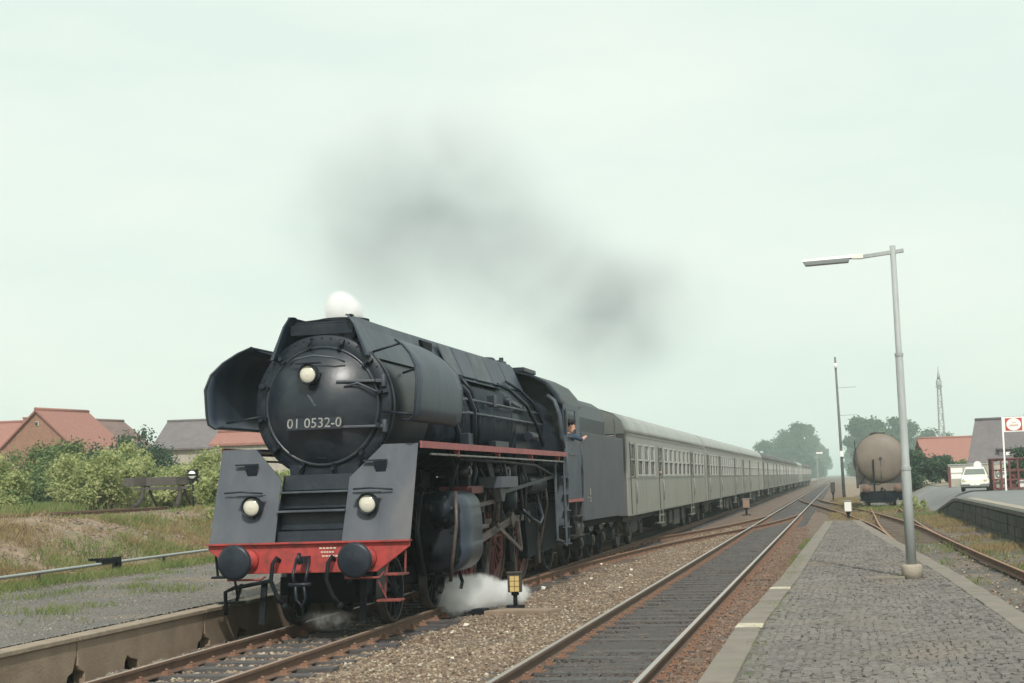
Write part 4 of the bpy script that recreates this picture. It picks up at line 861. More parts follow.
# torso stands behind the cab side, leaning out with the forearm along the sill
J = [((-.36,0,0),(.15,.12)), ((-.22,-.01,.25),(.16,.13)), ((.0,-.02,.50),(.15,.12)), ((.05,-.03,.62),(.065,.065)), ((.07,-.05,.72),(.085,.10)), ((.08,-.06,.82),(.088,.105)), ((.08,-.06,.92),(.06,.075)),
     ((.17,-.02,.52),(.065,.065)), ((.27,.0,.44),(.055,.055)), ((.31,.18,.44),(.048,.048)), ((.335,.40,.50),(.04,.04)), ((.34,.50,.51),(.036,.046)),
     ((-.20,-.02,.52),(.065,.065)), ((-.38,-.06,.34),(.052,.052)), ((-.40,-.22,.2),(.04,.04)), ((-.38,-.30,.18),(.035,.035))]
J += [((.34+dx,.56,.51+dz),(.016,.016)) for dx, dz in ((-.02,.028),(-.01,.032),(.005,.03),(.02,.022))] + [((.345+dx,.63,.475+dz),(.014,.014)) for dx, dz in ((-.02,.028),(-.01,.032),(.005,.03),(.02,.022))] + [((.30,.53,.50),(.016,.016)),((.29,.58,.475),(.014,.014))]
E_ = [(0,1),(1,2),(2,3),(3,4),(4,5),(5,6),(2,7),(7,8),(8,9),(9,10),(10,11),(2,12),(12,13),(13,14),(14,15)] + [(11,16+i) for i in range(4)] + [(16+i,20+i) for i in range(4)] + [(11,24),(24,25)]
me = person_skin('person', '', J, E_, ['skin','blue','dark_cloth'], None)
for p in me.polygons:
    c_ = p.center
    arm = c_.x > .25 and c_.y > .10
    p.material_index = 1 if (c_.z < .60 and not arm) else 0
person = tag(link('person', me, None, (LX+1.38, LY+13.12, 2.56)), 'engine driver in blue shirt and dark cap leaning on the locomotive cab window sill', 'person')
person.scale = (.9,.9,.9)
b = MB(); b.lathe((.08,-.06,.87), (0,0,1), [(.108,0),(.118,.04),(.115,.075),(.07,.095),(.0001,.1)], 18, cap=False); b.slab([(0,-.15,.875),(.16,-.15,.875),(.14,-.22,.865),(.02,-.22,.865)], (0,0,.008)); b.build('cap', 'dark_cloth', person)
b = MB(); b.ball((.085,-.168,.79), .017, 8, sq=(.8,1.2,1.2)); 
b.ball((-.01,-.055,.78), .022, 8, sq=(.5,1,1.4)); b.ball((.17,-.055,.78), .022, 8, sq=(.5,1,1.4)); b.build('face_features', 'skin', person)
b = MB(); b.ball((.05,-.158,.81), .012, 8); b.ball((.115,-.158,.81), .012, 8); b.box((.083,-.163,.745),(.05,.01,.01)); b.build('eyes', 'hair', person)
b = MB(); b.ball((.08,-.04,.83), .104, 14, sq=(.98,1,.9)); b.build('hair', 'hair', person)
# --- tender
tn = thing('tender', 'tall grey steel tender loaded with coal coupled behind the locomotive cab', 'tender', (LX, LY+14.3, 0))
b = MB()
for s in (-1, 1): b.slab([(s*1.475,0,1.08),(s*1.475,6.55,1.05),(s*1.475,6.55,3.16),(s*1.475,0,3.16)], (-s*.03,0,0))
b.slab([(-1.445,.0,1.08),(1.445,.0,1.08),(1.445,.0,3.15),(-1.445,.0,3.15)], (0,.03,0)); b.slab([(-1.445,6.52,1.06),(1.445,6.52,1.06),(1.445,6.52,3.15),(-1.445,6.52,3.15)], (0,.03,0)); b.box((0,3.27,3.13),(2.88,6.46,.03)); body = b.build('tank_body', 'tender', tn, bevel=.01)
_st = mat('faded cream stencil', (.36,.31,.24), .7)
for q in ((.9,1.75,.05,.16),(.9,1.6,.10,.03),(.9,1.53,.14,.03),(.55,1.62,.08,.03)): MB().box((1.478,q[0],q[1]),(.006,q[2],q[3])).build('stencil_mark', _st, body)
b = MB()
bk = [(1.10,3.16),(1.13,3.6),(1.02,3.95),(.78,4.12)]
b.loft([[(x,y,z) for x,z in bk]+[(x-.05,y,z) for x,z in bk[::-1]] for y in (.05,5.6)], True, True, False); b.loft([[(-x,y,z) for x,z in bk]+[(-x+.05,y,z) for x,z in bk[::-1]] for y in (.05,5.6)], True, True, False)
fr = bk + [(-x,z) for x,z in bk[::-1]]
b.prism(fr, 'y', 0.02, .06); b.prism(fr, 'y', 5.6, 5.64)
b.build('coal_bunker', 'black', tn)
hp = MB(); gx = np.linspace(-1.05,1.05,18); gy = np.linspace(.1,5.6,46); rings = []
rg = random.Random(4)
for y in gy: rings.append([(x*.78, y, 3.82+.32*(1-(x/1.05)**2)+.14*rg.random()) for x in gx])
hp.loft(rings, False, False, False); tag(hp.build('coal', 'coal', tn), kind='stuff')
b = MB(); b.box((0,6.1,3.3),(1.4,.8,.28)); b.build('water_hatch', 'black', tn, bevel=.04)
b = MB()
for x in (.95,1.25): b.tube([(x,6.6,1.3),(x,6.62,3.6),(x,6.5,3.75)], .02, 6)
for z in np.arange(1.5,3.5,.35): b.tube([(.95,6.61,z),(1.25,6.61,z)], .014, 6)
b.build('rear_ladder', 'lightsteel', tn)
b = MB(); b.box((0,3.3,.98),(2.5,6.4,.16)); b.box((0,3.3,.8),(1.6,6.2,.3)); b.build('tender_frame', 'black_dull', tn)
for y in (1.0,2.75,4.35,6.0):
    for s in (-1,1): wheel('tender_wheel', s*.74, y, .5, 10, tn, 'black_dull', solid=True)
for yc in (1.88, 5.18):
    for s in (-1,1):
        b = MB(); b.slab([(s*1.0,yc-1.25,.72),(s*1.0,yc+1.25,.72),(s*1.0,yc+.7,.44),(s*1.0,yc-.7,.44)], (s*.06,0,0)); b.build('bogie_side_frame', 'black_dull', tn)
        for q in (-.85,.85):
            b = MB(); b.box((s*1.1,yc+q,.52),(.18,.26,.26)); b.cyl((s*1.18,yc+q,.52),(s*1.22,yc+q,.52), .1, n=12); b.build('axle_box', 'steel', tn, bevel=.02)
            b = MB(); b.prism([(yc+q-.42,.86),(yc+q+.42,.86),(yc+q+.2,.74),(yc+q-.2,.74)], 'x', s*1.06, s*1.14); b.build('leaf_spring', 'steel', tn)
b = MB(); b.cyl((1.1,-.55,.92),(1.1,.45,.92), .27, n=24); b.build('drum_reservoir', 'steel', tn, bevel=.02)
b = MB()
for x in (1.28,.95): b.bar((x,6.3,1.0),(x+.0,6.2,.45), .03,.05)
b.box((1.15,6.25,.5),(.35,.25,.03)); b.box((1.15,6.3,.78),(.35,.25,.03)); b.build('tender_step', 'steel', tn)
# ================================================================== COACHES
def coach_proto(sidem, roofm, label):
    t = thing('passenger_coach', label, 'railway coach')
    L = 24.5; hw = 1.42
    roof = [(hw,3.34),(1.40,3.52),(1.30,3.74),(1.08,3.93),(.72,4.06),(.35,4.11),(0,4.125)]
    ro = roof + [(-x,z) for x,z in roof[::-1][1:]]
    doors = (1.05, 7.85, 18.55); wins = [2.75,4.25,5.75, 9.55,11.05,12.55,14.05,15.55,17.05, 20.2,21.7,23.3]
    z0, z1, wz0, wz1 = .98, 3.34, 2.12, 3.08
    b = MB()
    # sides with real window openings: lower panel, band above, posts between
    holes = sorted([(d-.42, d+.42) for d in doors] + [(w_-.56, w_+.56) for w_ in wins])
    for s in (-1, 1):
        X_ = s*(hw-.02)
        b.box((X_,L/2,(z0+wz0)/2),(.04,L,wz0-z0)); 
        b.box((X_,L/2,(wz1+z1)/2),(.04,L,z1-wz1))
        y = 0
        for a, c_ in holes: b.box((X_,(y+a)/2,(wz0+wz1)/2),(.04,a-y,wz1-wz0)); y = c_
        b.box((X_,(y+L)/2,(wz0+wz1)/2),(.04,L-y,wz1-wz0))
    ew_ = []
    for y in (.02, L-.02): q_ = MB(); ew_.append(q_); q_.prism([(-hw+.04,z0),(hw-.04,z0),(hw-.04,z1)]+[(x*.97,z) for x,z in ro]+[(-hw+.04,z1)], 'y', y-.02, y+.02)
    b.box((0,L/2,1.05),(2.76,L-.1,.1))
    body = b.build('body', sidem, t)
    for q_ in ew_: q_.build('end_wall', 'roof_dark', t)  # end walls coloured dark to paint shade into the gaps between coaches
    b = MB(); b.box((0,L/2,2.3),(2.2,L-.4,2.0)); b.build('interior', 'black_dull', t)
    b = MB(); b.box((hw+.004,L/2,3.32),(.03,L,.04)); b.box((hw+.004,L/2,2.06),(.02,L,.025)); b.box((hw+.002,L/2,1.0),(.02,L,.06)); b.build('side_moulding', 'coach_band', body)
    b = MB(); rings = []
    for y, k in ((-.02,.965),(.22,1.0),(L/2,1.0),(L-.22,1.0),(L+.02,.965)): rings.append([(x*k, y, 3.34+(z-3.34)*k) for x, z in ro])
    b.loft(rings, True, True, True); rf = b.build('roof', roofm, t)
    b = MB()
    for y in np.arange(2, L-1, 3.4): b.box((0,y,4.14),(.4,.5,.07))
    b.build('roof_vent_pattern', roofm, rf)
    wm = MB(); x = hw
    for q in ((-.55,.0),(.55,0)): wm.box((x,q[0],2.6),(.03,.06,.98))
    wm.box((x,0,3.07),(.03,1.04,.05)); wm.box((x,0,2.135),(.035,1.16,.05)); wm.box((x,0,2.60),(.035,1.04,.055)); WF = wm.mesh('window', 'alu')
    p1 = MB(); p1.box((x-.022,0,2.84),(.012,1.06,.44)); P1 = p1.mesh('upper_pane', 'glass_up'); p2 = MB(); p2.box((x-.03,0,2.37),(.012,1.06,.44)); P2 = p2.mesh('lower_pane', 'glass')
    for y in wins:
        f = link('window', WF, t, (0,y,0)); link('upper_pane', P1, f); link('lower_pane', P2, f)
    sm_ = MB(); sm_.box((x+.012,0,2.05),(.012,.045,2.1)); SM = sm_.mesh('door_seam', 'underframe')
    dm = MB(); dm.box((x,0,3.07),(.03,.84,.05)); dm.box((x,0,2.6),(.03,.84,.05)); dm.box((x+.004,0,1.55),(.02,.84,1.05)); D_ = dm.mesh('door', sidem)
    dg = MB(); dg.box((x-.022,0,2.6),(.012,.84,.94)); DG = dg.mesh('door_pane', 'glass')
    hm_ = MB(); hm_.box((x+.03,.36,1.95),(.03,.05,.16)); hm_.tube([(x+.03,.52,1.3),(x+.06,.52,1.6),(x+.03,.52,2.0)], .014, 6); HM = hm_.mesh('door_handle', 'lightsteel')
    st = MB()
    for q in (-.42,.42): st.slab([(x-.02,q-.14,1.0),(x-.02,q+.14,1.0),(x-.02,q+.05,.52),(x-.02,q-.05,.52)], (-.03,0,0))
    st.box((x-.1,0,.54),(.24,.9,.03)); st.box((x-.1,0,.80),(.24,.9,.03)); ST = st.mesh('footboard', 'coach_band')
    for y in doors:
        d = link('door', D_, t, (0,y,0)); link('door_pane', DG, d); link('door_handle', HM, d); link('door_seam', SM, d, (0,-.46,0)); link('door_seam', SM, d, (0,.46,0))
        if y > 3: link('footboard', ST, t, (0,y,0))
    b = MB(); b.box((0,L/2,.86),(2.3,L-1,.14)); b.build('underframe_beam', 'underframe', t)
    for (y, l_, hh) in ((9.3,1.4,.5),(11.4,.9,.45),(13.4,1.8,.55),(15.6,.8,.4)):
        b = MB(); b.box((.95,y,.86-hh/2),(.7,l_,hh)); b.build('equipment_box', 'underframe', t, bevel=.02)
    for yc in (2.9, L-2.9):
        for s in (-1, 1):
            b = MB(); b.slab([(s*1.02,yc-1.7,.78),(s*1.02,yc+1.7,.78),(s*1.02,yc+1.5,.50),(s*1.02,yc+.4,.42),(s*1.02,yc-.4,.42),(s*1.02,yc-1.5,.50)], (s*.1,0,0))
            for q in (-1.25,1.25): b.box((s*1.1,yc+q,.5),(.16,.3,.3)); b.lathe((s*1.1,yc+q+.35,.45),(0,0,1),[(.08,0),(.08,.3)],10); b.lathe((s*1.1,yc+q-.35,.45),(0,0,1),[(.08,0),(.08,.3)],10)
            b.build('bogie_frame', 'underframe', t)
            for q in (-1.25,1.25):
                b = MB(); b.lathe((s*.68,yc+q,.475),(s,0,0),[(.0001,0),(.475,0),(.5,.0),(.475,.04),(.475,.13),(.36,.12),(.0001,.11)], 24, cap=False); b.build('coach_wheel', 'steel', t)
    for y, d_ in ((0,-1),(L,1)):
        for s in (-1,1): b = MB(); b.lathe((s*.875,y,1.05),(0,d_,0),[(.10,0),(.10,.12),(.22,.13),(.22,.16),(.0001,.17)], 16, cap=False); b.build('coach_buffer', 'underframe', t)
        b = MB(); b.box((0,y+d_*.1,2.2),(1.1,.18,2.1)); b.build('gangway', 'black_dull', t, bevel=.05)
    return t
cA = coach_proto('coach', 'roof', '')
cB = coach_proto('coach_green', 'roof_dark', '')
CY0, CP = 41.25, 25.15
labs = ['silver passenger coach with pale roof directly behind the tender', 'silver passenger coach with pale roof, second behind the tender', 'silver passenger coach with bright pale roof just ahead of the dark roofed coaches',
        'first dark roofed coach behind the three pale roofed coaches', 'second dark roofed coach in the distant half of the train', 'third dark roofed coach in the distant half of the train', 'fourth dark roofed coach in the distant half of the train', 'hazy distant coach with a paler roof among dark roofed coaches',
        'hazy dark coach third from the train end', 'hazy dark coach second from the train end', 'last hazy coach at the far end of the train']
coaches = []
for k in range(11):
    src = cA if k in (0,1,2,7) else cB
    t = src if k in (0, 3) else None
    if t is None: t = tree_copy(src)
    t.location = (LX, CY0+CP*k, 0); tag(t, labs[k], 'railway coach', 'coaches of the train')
b = MB(); b.box((LX-.1, CY0+2.3, 4.17), (.9, .7, .10)); o = b.build('roof_highlight', 'white', None, bevel=.02); o.parent = coaches[0] if coaches else cA; o.location = (-LX, -CY0, 0)  # white box paints a small bright highlight on the roof
# curtain and passengers at the windows
b = MB()
cz = MB(); cz.loft([[(LX+1.40, CY0+.72+.30*u, z) for u in (0,)]+[(LX+1.38+.012*math.sin(z*9+u_*14), CY0+.72+.30*u_, z) for u_ in np.linspace(.05,1,9)] for z in np.linspace(2.2,3.06,8)], False, False, True)
M['curtain'] = mat('beige curtain', (.50,.40,.24), .9)
tag(cz.build('curtain', 'curtain', solid=.01), 'beige curtain in the first door window of the coach behind the tender', 'curtain')
def passenger(y, label, shirt, lean=.0):
    J = [((0,0,0),(.16,.13)), ((.02,0,.22),(.18,.13)), ((.05,0,.40),(.14,.11)), ((.08,0,.50),(.055,.055)), ((.12,0,.60),(.085,.095)), ((.13,0,.69),(.088,.10)), ((.13,0,.78),(.06,.07)),
         ((.05,-.2,.38),(.06,.06)), ((.14,-.24,.16),(.045,.045)), ((.24,-.06,.10),(.04,.04)), ((.27,.02,.11),(.035,.03)), ((.05,.2,.38),(.06,.06)), ((.14,.26,.16),(.045,.045)), ((.24,.10,.09),(.04,.04)), ((.27,.05,.13),(.035,.03))]
    E_ = [(0,1),(1,2),(2,3),(3,4),(4,5),(5,6),(2,7),(7,8),(8,9),(9,10),(2,11),(11,12),(12,13),(13,14)]
    me = person_skin('person', '', J, E_, ['skin', shirt], None)
    for p in me.polygons: p.material_index = 1 if (p.center.z < .49 and not p.center.x > .2) else 0
    o = tag(link('person', me, None, (LX+1.14+lean, y, 2.12)), label, 'person')
    b = MB(); b.ball((.10,0,.71), .105, 14, sq=(.95,1,.95)); b.build('hair', 'hair', o)
    b = MB(); b.ball((.228,0,.655), .018, 8); b.ball((.13,-.10,.65), .022, 8, sq=(1,.5,1.4)); b.ball((.13,.10,.65), .022, 8, sq=(1,.5,1.4)); b.build('face_features', 'skin', o)
    b = MB(); b.ball((.212,-.035,.685), .011, 8); b.ball((.212,.035,.685), .011, 8); b.build('eyes', 'hair', o)
    return o
M['red_cloth'] = mat('dull red shirt', (.30,.07,.05), .85); M['pale_cloth'] = mat('pale shirt', (.55,.52,.45), .85)
passenger(CY0+7.75, 'passenger in a dull red top looking out of the door window nearest the tender', 'red_cloth', .04)
passenger(CY0+CP*2-4.2, 'passenger in a pale shirt at a rear window of the second coach', 'pale_cloth', .02)
# ================================================================== RIGHT SIDE AND DISTANCE
# --- platform lamp post
t = thing('lamp_post', 'tall pale grey lamp post with a flat lamp head standing on the cobbled platform', 'lamp post', (1.05, 24.3, 0))
b = MB(); b.lathe((0,0,PZ-.03), (0,0,1), [(.165,0),(.165,.20),(.15,.235),(.10,.24)], 28); b.build('footing', 'concrete_top', t)
b = MB(); b.lathe((0,0,.45), (0,0,1), [(.082,0),(.078,1.6),(.066,1.63),(.062,3.4),(.050,3.43),(.046,5.24)], 20); b.lathe((0,0,2.0),(0,0,1),[(.086,0),(.086,.05)],20,cap=False); b.lathe((0,0,3.86),(0,0,1),[(.07,0),(.07,.05)],20,cap=False); b.build('post', 'galv', t)
b = MB(); b.bar((.17,0,5.60),(-.50,-.02,5.535), .055,.065); b.bar((-.48,-.02,5.535),(-.68,-.02,5.545), .10,.07, m=1); b.build('arm', ['galv','lamp_white'], t, bevel=.006)
b = MB(); b.loft([[(-.66+.0,-.11,5.52),(-.66,.09,5.52),(-.66,.05,5.575),(-.66,-.07,5.575)],[(-1.46,-.12,5.50),(-1.46,.08,5.50),(-1.46,.05,5.54),(-1.46,-.08,5.54)]], True, True, False); hd = b.build('lamp_head', 'lamp_white', t, bevel=.008)
b = MB(); b.loft([[(-.70,-.105,5.515),(-.70,.085,5.515),(-.72,.06,5.455),(-.72,-.08,5.455)],[(-1.45,-.115,5.497),(-1.45,.075,5.497),(-1.42,.05,5.435),(-1.42,-.09,5.435)]], True, True, False); b.build('diffuser', 'lamp_under', hd, bevel=.01)
b = MB(); b.box((.62,24.15,PZ+.005),(.62,.16,.05)); tag(b.build('slab', 'kerbstone', bevel=.015), 'pale stone slab set in the cobbles left of the lamp post footing', 'stone slab')
# --- lanterns
def lantern(x, y, h, wd, glassm, label, rz=0, facing=True):
    t = thing('point_lantern', label, 'point lantern', (x, y, -.16), rz, None)
    b = MB(); b.cyl((0,0,0),(0,0,h*.45), wd*.16, n=12); b.lathe((0,0,h*.36),(0,0,1),[(wd*.26,0),(wd*.3,h*.05),(wd*.2,h*.12)],14); b.box((0,0,.02),(wd*1.3,wd*.8,.06)); b.build('stem', 'black_dull', t)
    z0, z1 = h*.45, h*.97
    b = MB(); b.box((0,0,(z0+z1)/2),(wd,wd*.8,z1-z0)); b.box((0,0,z1+.012),(wd*1.12,wd*.95,.03)); hs = b.build('housing', 'dark_wood' if glassm in ('yellow', 'dark') else 'lightsteel', t, bevel=.008)
    return t, hs, z0, z1
t, hs, z0, z1 = lantern(-5.62, 24.75, .62, .24, 'yellow', 'point lantern with yellow panes near the steam beside the locomotive', R(8))
for i in (-1,1):
    for k in range(3):
        b = MB(); b.box((i*.042,-.1,z0+.055+k*.092),(.074,.01,.082)); b.build('pane', 'yellow', hs)
t, hs, z0, z1 = lantern(-5.2, 82.0, .92, .36, 'orange', 'faded orange topped point lantern between the train and the middle track'); b = MB(); b.box((0,-.15,(z0+z1)/2),(.31,.03,z1-z0-.06)); b.box((.0,0,z1+.04),(.38,.34,.03)); b.build('pane', 'orange', hs)
t, hs, z0, z1 = lantern(.28, 67.5, .92, .36, 'white', 'white point lantern just beyond the far end of the cobbled platform'); b = MB(); b.box((0,-.15,(z0+z1)/2),(.29,.03,z1-z0-.06)); b.build('pane', 'lamp_white', hs)
t, hs, z0, z1 = lantern(-.6, 118, 1.5, .35, 'dark', 'dark thin point lantern left of the telegraph pole foot')
tp = thing('signal_cable_cover', 'brown trapezoid metal cover lying on the ballast beside the yellow lantern', 'cover plate', (-5.28, 23.5, -.16), R(-6))
b = MB(); b.prism([(-.55,-.2),(.55,-.2),(.62,.28),(-.32,.28)], 'z', 0, .085); b.build('cover', 'concrete', tp, bevel=.012)
b = MB(); b.bar((-1.35,.25,.03),(-.5,.02,.05), .05,.05); b.bar((-1.35,.05,.03),(-.5,-.08,.05), .04,.04); b.box((-.7,.05,.05),(.2,.3,.10)); b.build('point_rod', 'black_dull', tp)
# --- telegraph pole
t = thing('telegraph_pole', 'thin grey telegraph pole standing left of the beige tank wagon', 'telegraph pole', (.27, 128, -.2)); 
b = MB(); b.tube([(0,0,0),(-.06,0,6),(-.13,0,12.3)], [.14,.12,.085], 12); b.build('pole', 'pole_grey', t)
b = MB(); b.cyl((-.12,-.12,11.3),(-.12,-.12,11.75), .13, n=10); b.build('insulator', 'white', t)
b = MB(); b.box((.0,-.17,3.9),(.3,.1,.5)); b.build('number_board', 'white', t)
for z in (9.6, 7.2):
    b = MB(); b.bar((-.1,0,z),(1.5,0,z+.03), .05,.05); b.build('bracket', 'galv', t)
# --- lattice mast
t = thing('lattice_mast', 'tall grey lattice steel mast behind the road', 'lattice mast', (12.55, 185, .8), R(8))
b = MB(); H = 12.4
def hw_(z): return .42 - .24*z/H
for sx in (-1,1):
    for sy in (-1,1): b.bar((sx*hw_(0),sy*hw_(0),0),(sx*hw_(H),sy*hw_(H),H), .085,.085)
n_ = 16
for k in range(n_):
    a, c_ = H*k/n_, H*(k+1)/n_
    for s in (-1,1):
        q = 1 if k % 2 else -1
        b.bar((-q*hw_(a),s*hw_(a),a),(q*hw_(c_),s*hw_(c_),c_), .05,.05); b.bar((s*hw_(a),-q*hw_(a),a),(s*hw_(c_),q*hw_(c_),c_), .05,.05)
        b.bar((-hw_(a),s*hw_(a),a),(hw_(a),s*hw_(a),a), .05,.05)
b.build('lattice', 'lattice', t)
b = MB(); b.box((0,0,H-.9),(.75,.75,.10)); b.box((0,0,H-.45),(.6,.6,.55)); b.build('platform_cage', 'lattice', t); b = MB(); b.lathe((0,0,H),(0,0,1),[(.2,0),(.16,.5),(.09,.9),(.05,1.6)],10); b.build('mast_head', 'lattice', t)
# --- semaphore signal
t = thing('semaphore_signal', 'white semaphore signal mast beside the far end of the train', 'semaphore signal', (-4.95, 345, -.2))
b = MB(); b.box((0,0,3.9),(.24,.24,7.8)); b.build('mast', 'lightsteel', t); b = MB(); b.box((.45,-.2,7.2),(1.2,.06,.34)); b.cyl((1.05,-.2,7.2),(1.05,-.26,7.2), .26, n=16); b.build('arm', 'white', t); b = MB(); b.box((-.2,-.15,6.2),(.6,.3,.5)); b.build('lamp_case', 'lightsteel', t)
# --- tank wagon
t = thing('tank_wagon', 'large beige tank wagon with black underframe parked on the siding', 'tank wagon', (2.36, 87, 0))
TL = 12.5; tr = 1.47; tz = 2.80
b = MB(); b.lathe((0,0,tz), (0,1,0), [(.0001,.0),(.6,.03),(1.0,.10),(1.25,.21),(1.36,.32),(tr,.46),(tr,TL-.46),(1.36,TL-.32),(1.0,TL-.1),(.0001,TL)], 48, cap=False); tk = b.build('tank', 'tank', t)
b = MB(); b.lathe((0,0,tz), (0,1,0), [(tr+.0,.44),(tr+.012,.45),(tr+.012,.50),(tr,.51)], 48, cap=False); 
for y in (3.5,6.2,9): b.lathe((0,0,tz), (0,1,0), [(tr-.01,y),(tr+.012,y+.01),(tr+.012,y+.07),(tr-.01,y+.08)], 48, cap=False)
b.box((0,6.2,tz+tr+.06),(.8,9,.05)); b.cyl((0,6.2,tz+tr-.05),(0,6.2,tz+tr+.22), .3, n=18); b.build('tank_fittings', 'underframe', tk)
for s in (-1, 1):
    b = MB(); b.box((s*1.36,.75,1.75),(.14,.95,1.3)); b.bar((s*1.36,.3,1.2),(s*1.40,.3,3.3), .07,.07); b.build('end_frame', 'underframe', t)
    b = MB(); b.slab([(s*.1,.42,1.3),(s*1.35,.42,1.3),(s*1.40,.42,2.35),(s*1.15,.42,1.95),(s*.75,.42,1.55),(s*.1,.42,1.36)], (0,.25,0)); b.build('end_cradle', 'underframe', t)
    b = MB(); b.bar((s*1.0,.1,1.0),(s*1.25,.1,.35), .06,.06); b.box((s*1.05,.3,.60),(.3,.6,.5)); b.build('corner_bracket', 'black_dull', t)
b = MB(); b.box((0,.17,tz-.42),(2.2,.012,.02)); b.build('seam_stripe', 'tank_pale', tk)
b = MB(); b.cyl((0,.05,tz),(0,-.05,tz), .09, n=14); b.tube([(0,-.02,tz),(0,.06,tz-.7),(0,.1,tz-1.2)], .02, 6); b.build('end_valve', 'underframe', tk)
for s in (-1, 1):
    b = MB(); b.box((s*1.40,.62,tz+.08),(.07,.04,.16)); b.box((s*1.40,.62,tz-.14),(.07,.04,.16)); b.build('marker_plate', 'white', tk)
    b = MB(); b.bar((s*1.40,.5,1.1),(s*1.40,.5,3.9), .04,.04); b.bar((s*1.40,.95,1.1),(s*1.40,.95,3.9), .04,.04); b.build('side_ladder', 'black_dull', t)
b = MB(); b.box((0,TL/2,1.18),(1.9,TL-.3,.24)); b.build('underframe', 'underframe', t)
b = MB(); b.box((0,.02,1.10),(2.5,.1,.46)); b.build('buffer_beam', 'tank_pale', t, bevel=.01)
for s in (-1,1):
    for y in (1.9,3.7,8.8,10.6): b = MB(); b.slab([(s*1.15,y-.45,1.36),(s*1.15,y+.45,1.36),(s*.95,y+.3,1.9),(s*.95,y-.3,1.9)], (-s*.05,0,0)); b.build('saddle', 'underframe', t)
    b = MB(); b.lathe((s*.875,0,1.05),(0,-1,0),[(.11,0),(.11,.34),(.0001,.34)],16); bf = b.build('buffer', 'underframe', t); b = MB(); b.lathe((s*.875,-.34,1.05),(0,-1,0),[(.05,0),(.235,.0),(.235,.03),(.0001,.05)],24,cap=False); b.build('buffer_head', mat('orange brown buffer face', (.15,.092,.07), .8) if s == -1 else bpy.data.materials['orange brown buffer face'], bf)
    for y in (1.9,3.7,8.8,10.6):
        b = MB(); b.lathe((s*.68,y,.49),(s,0,0),[(.0001,0),(.49,0),(.52,.0),(.49,.04),(.49,.13),(.36,.12),(.0001,.11)],24,cap=False); b.build('wagon_wheel', 'steel', t)
    for yc in (2.8,9.7):
        b = MB(); b.slab([(s*1.0,yc-1.4,.82),(s*1.0,yc+1.4,.82),(s*1.0,yc+1.2,.42),(s*1.0,yc-1.2,.42)], (s*.12,0,0)); b.build('bogie_frame', 'underframe', t)
    b = MB(); b.bar((s*1.2,.1,.9),(s*1.2,.1,.45), .04,.04); b.box((s*1.15,.15,.45),(.4,.25,.03)); b.build('wagon_step', 'underframe', t)
b = MB(); b.box((0,.05,.70),(2.2,.3,.42)); b.box((0,1,.62),(1.7,1.8,.5)); b.box((0,.2,.38),(1.5,.5,.3)); b.build('brake_gear', 'black_dull', t)
b = MB(); b.bar((-.42,-.06,.5),(-.42,-.06,2.75), .10,.08); b.bar((-.75,-.04,1.3),(-.1,-.04,1.3), .03,.03); b.bar((-1.28,.3,1.3),(-.85,.3,1.9), .03,.03); b.build('brake_pillar', 'black_dull', t)
b = MB(); b.tube([(.15,-.05,1.0),(.2,-.2,.8),(.15,-.2,.45)], .035, 8); b.box((0,-.15,1.05),(.12,.3,.12)); b.build('coupling_hook', 'black_dull', t)
# --- white car
t = thing('car', 'small cream white car parked on the road beyond the loading ramp', 'car', (7.62, 87.5, float(terrain(7.62, 87.5))+.013), R(-6))
b = MB()
# body: loft of cross-sections along y (front faces the camera, -y)
def sec(y, w_, z0, z1, n=4): return [(-w_*.93,y,z0),(w_*.93,y,z0),(w_,y,z0+.16),(w_,y,z0+(z1-z0)*.62),(w_*.9,y,z1-.03),(w_*.6,y,z1),(-w_*.6,y,z1),(-w_*.9,y,z1-.03),(-w_,y,z0+(z1-z0)*.62),(-w_,y,z0+.16)]
b.loft([sec(-2.05,.62,.36,.66),sec(-2.0,.74,.28,.74),(sec(-1.8,.79,.24,.80)),sec(-1.0,.80,.22,.88),sec(.9,.80,.22,.90),sec(1.7,.79,.25,.86),sec(2.0,.72,.32,.74),sec(2.05,.6,.4,.66)], True, True, True)
body = b.build('body', 'car', t, bevel=.02)
b = MB()
def gsec(y, w0, w1, z0, z1): return [(-w0,y,z0),(w0,y,z0),(w1,y,z1-.04),(w1*.85,y,z1),(-w1*.85,y,z1),(-w1,y,z1-.04)]
b.loft([gsec(-.95,.72,.70,.84,.90),gsec(-.50,.73,.54,.86,1.30),gsec(-.2,.73,.52,.86,1.39),gsec(.55,.73,.52,.86,1.38),gsec(.95,.72,.53,.86,1.30),gsec(1.5,.70,.62,.84,.90)], True, True, True); b.build('cabin', 'car', t, bevel=.015)
b = MB(); b.slab([(-.60,-.905,.945),(.60,-.905,.945),(.49,-.54,1.26),(-.49,-.54,1.26)], (0,-.02,.01)); b.build('windscreen', 'carglass', t)
b = MB(); b.slab([(-.58,1.42,.97),(.58,1.42,.97),(.52,1.02,1.28),(-.52,1.02,1.28)], (0,.03,.02)); b.build('rear_window', 'carglass', t)
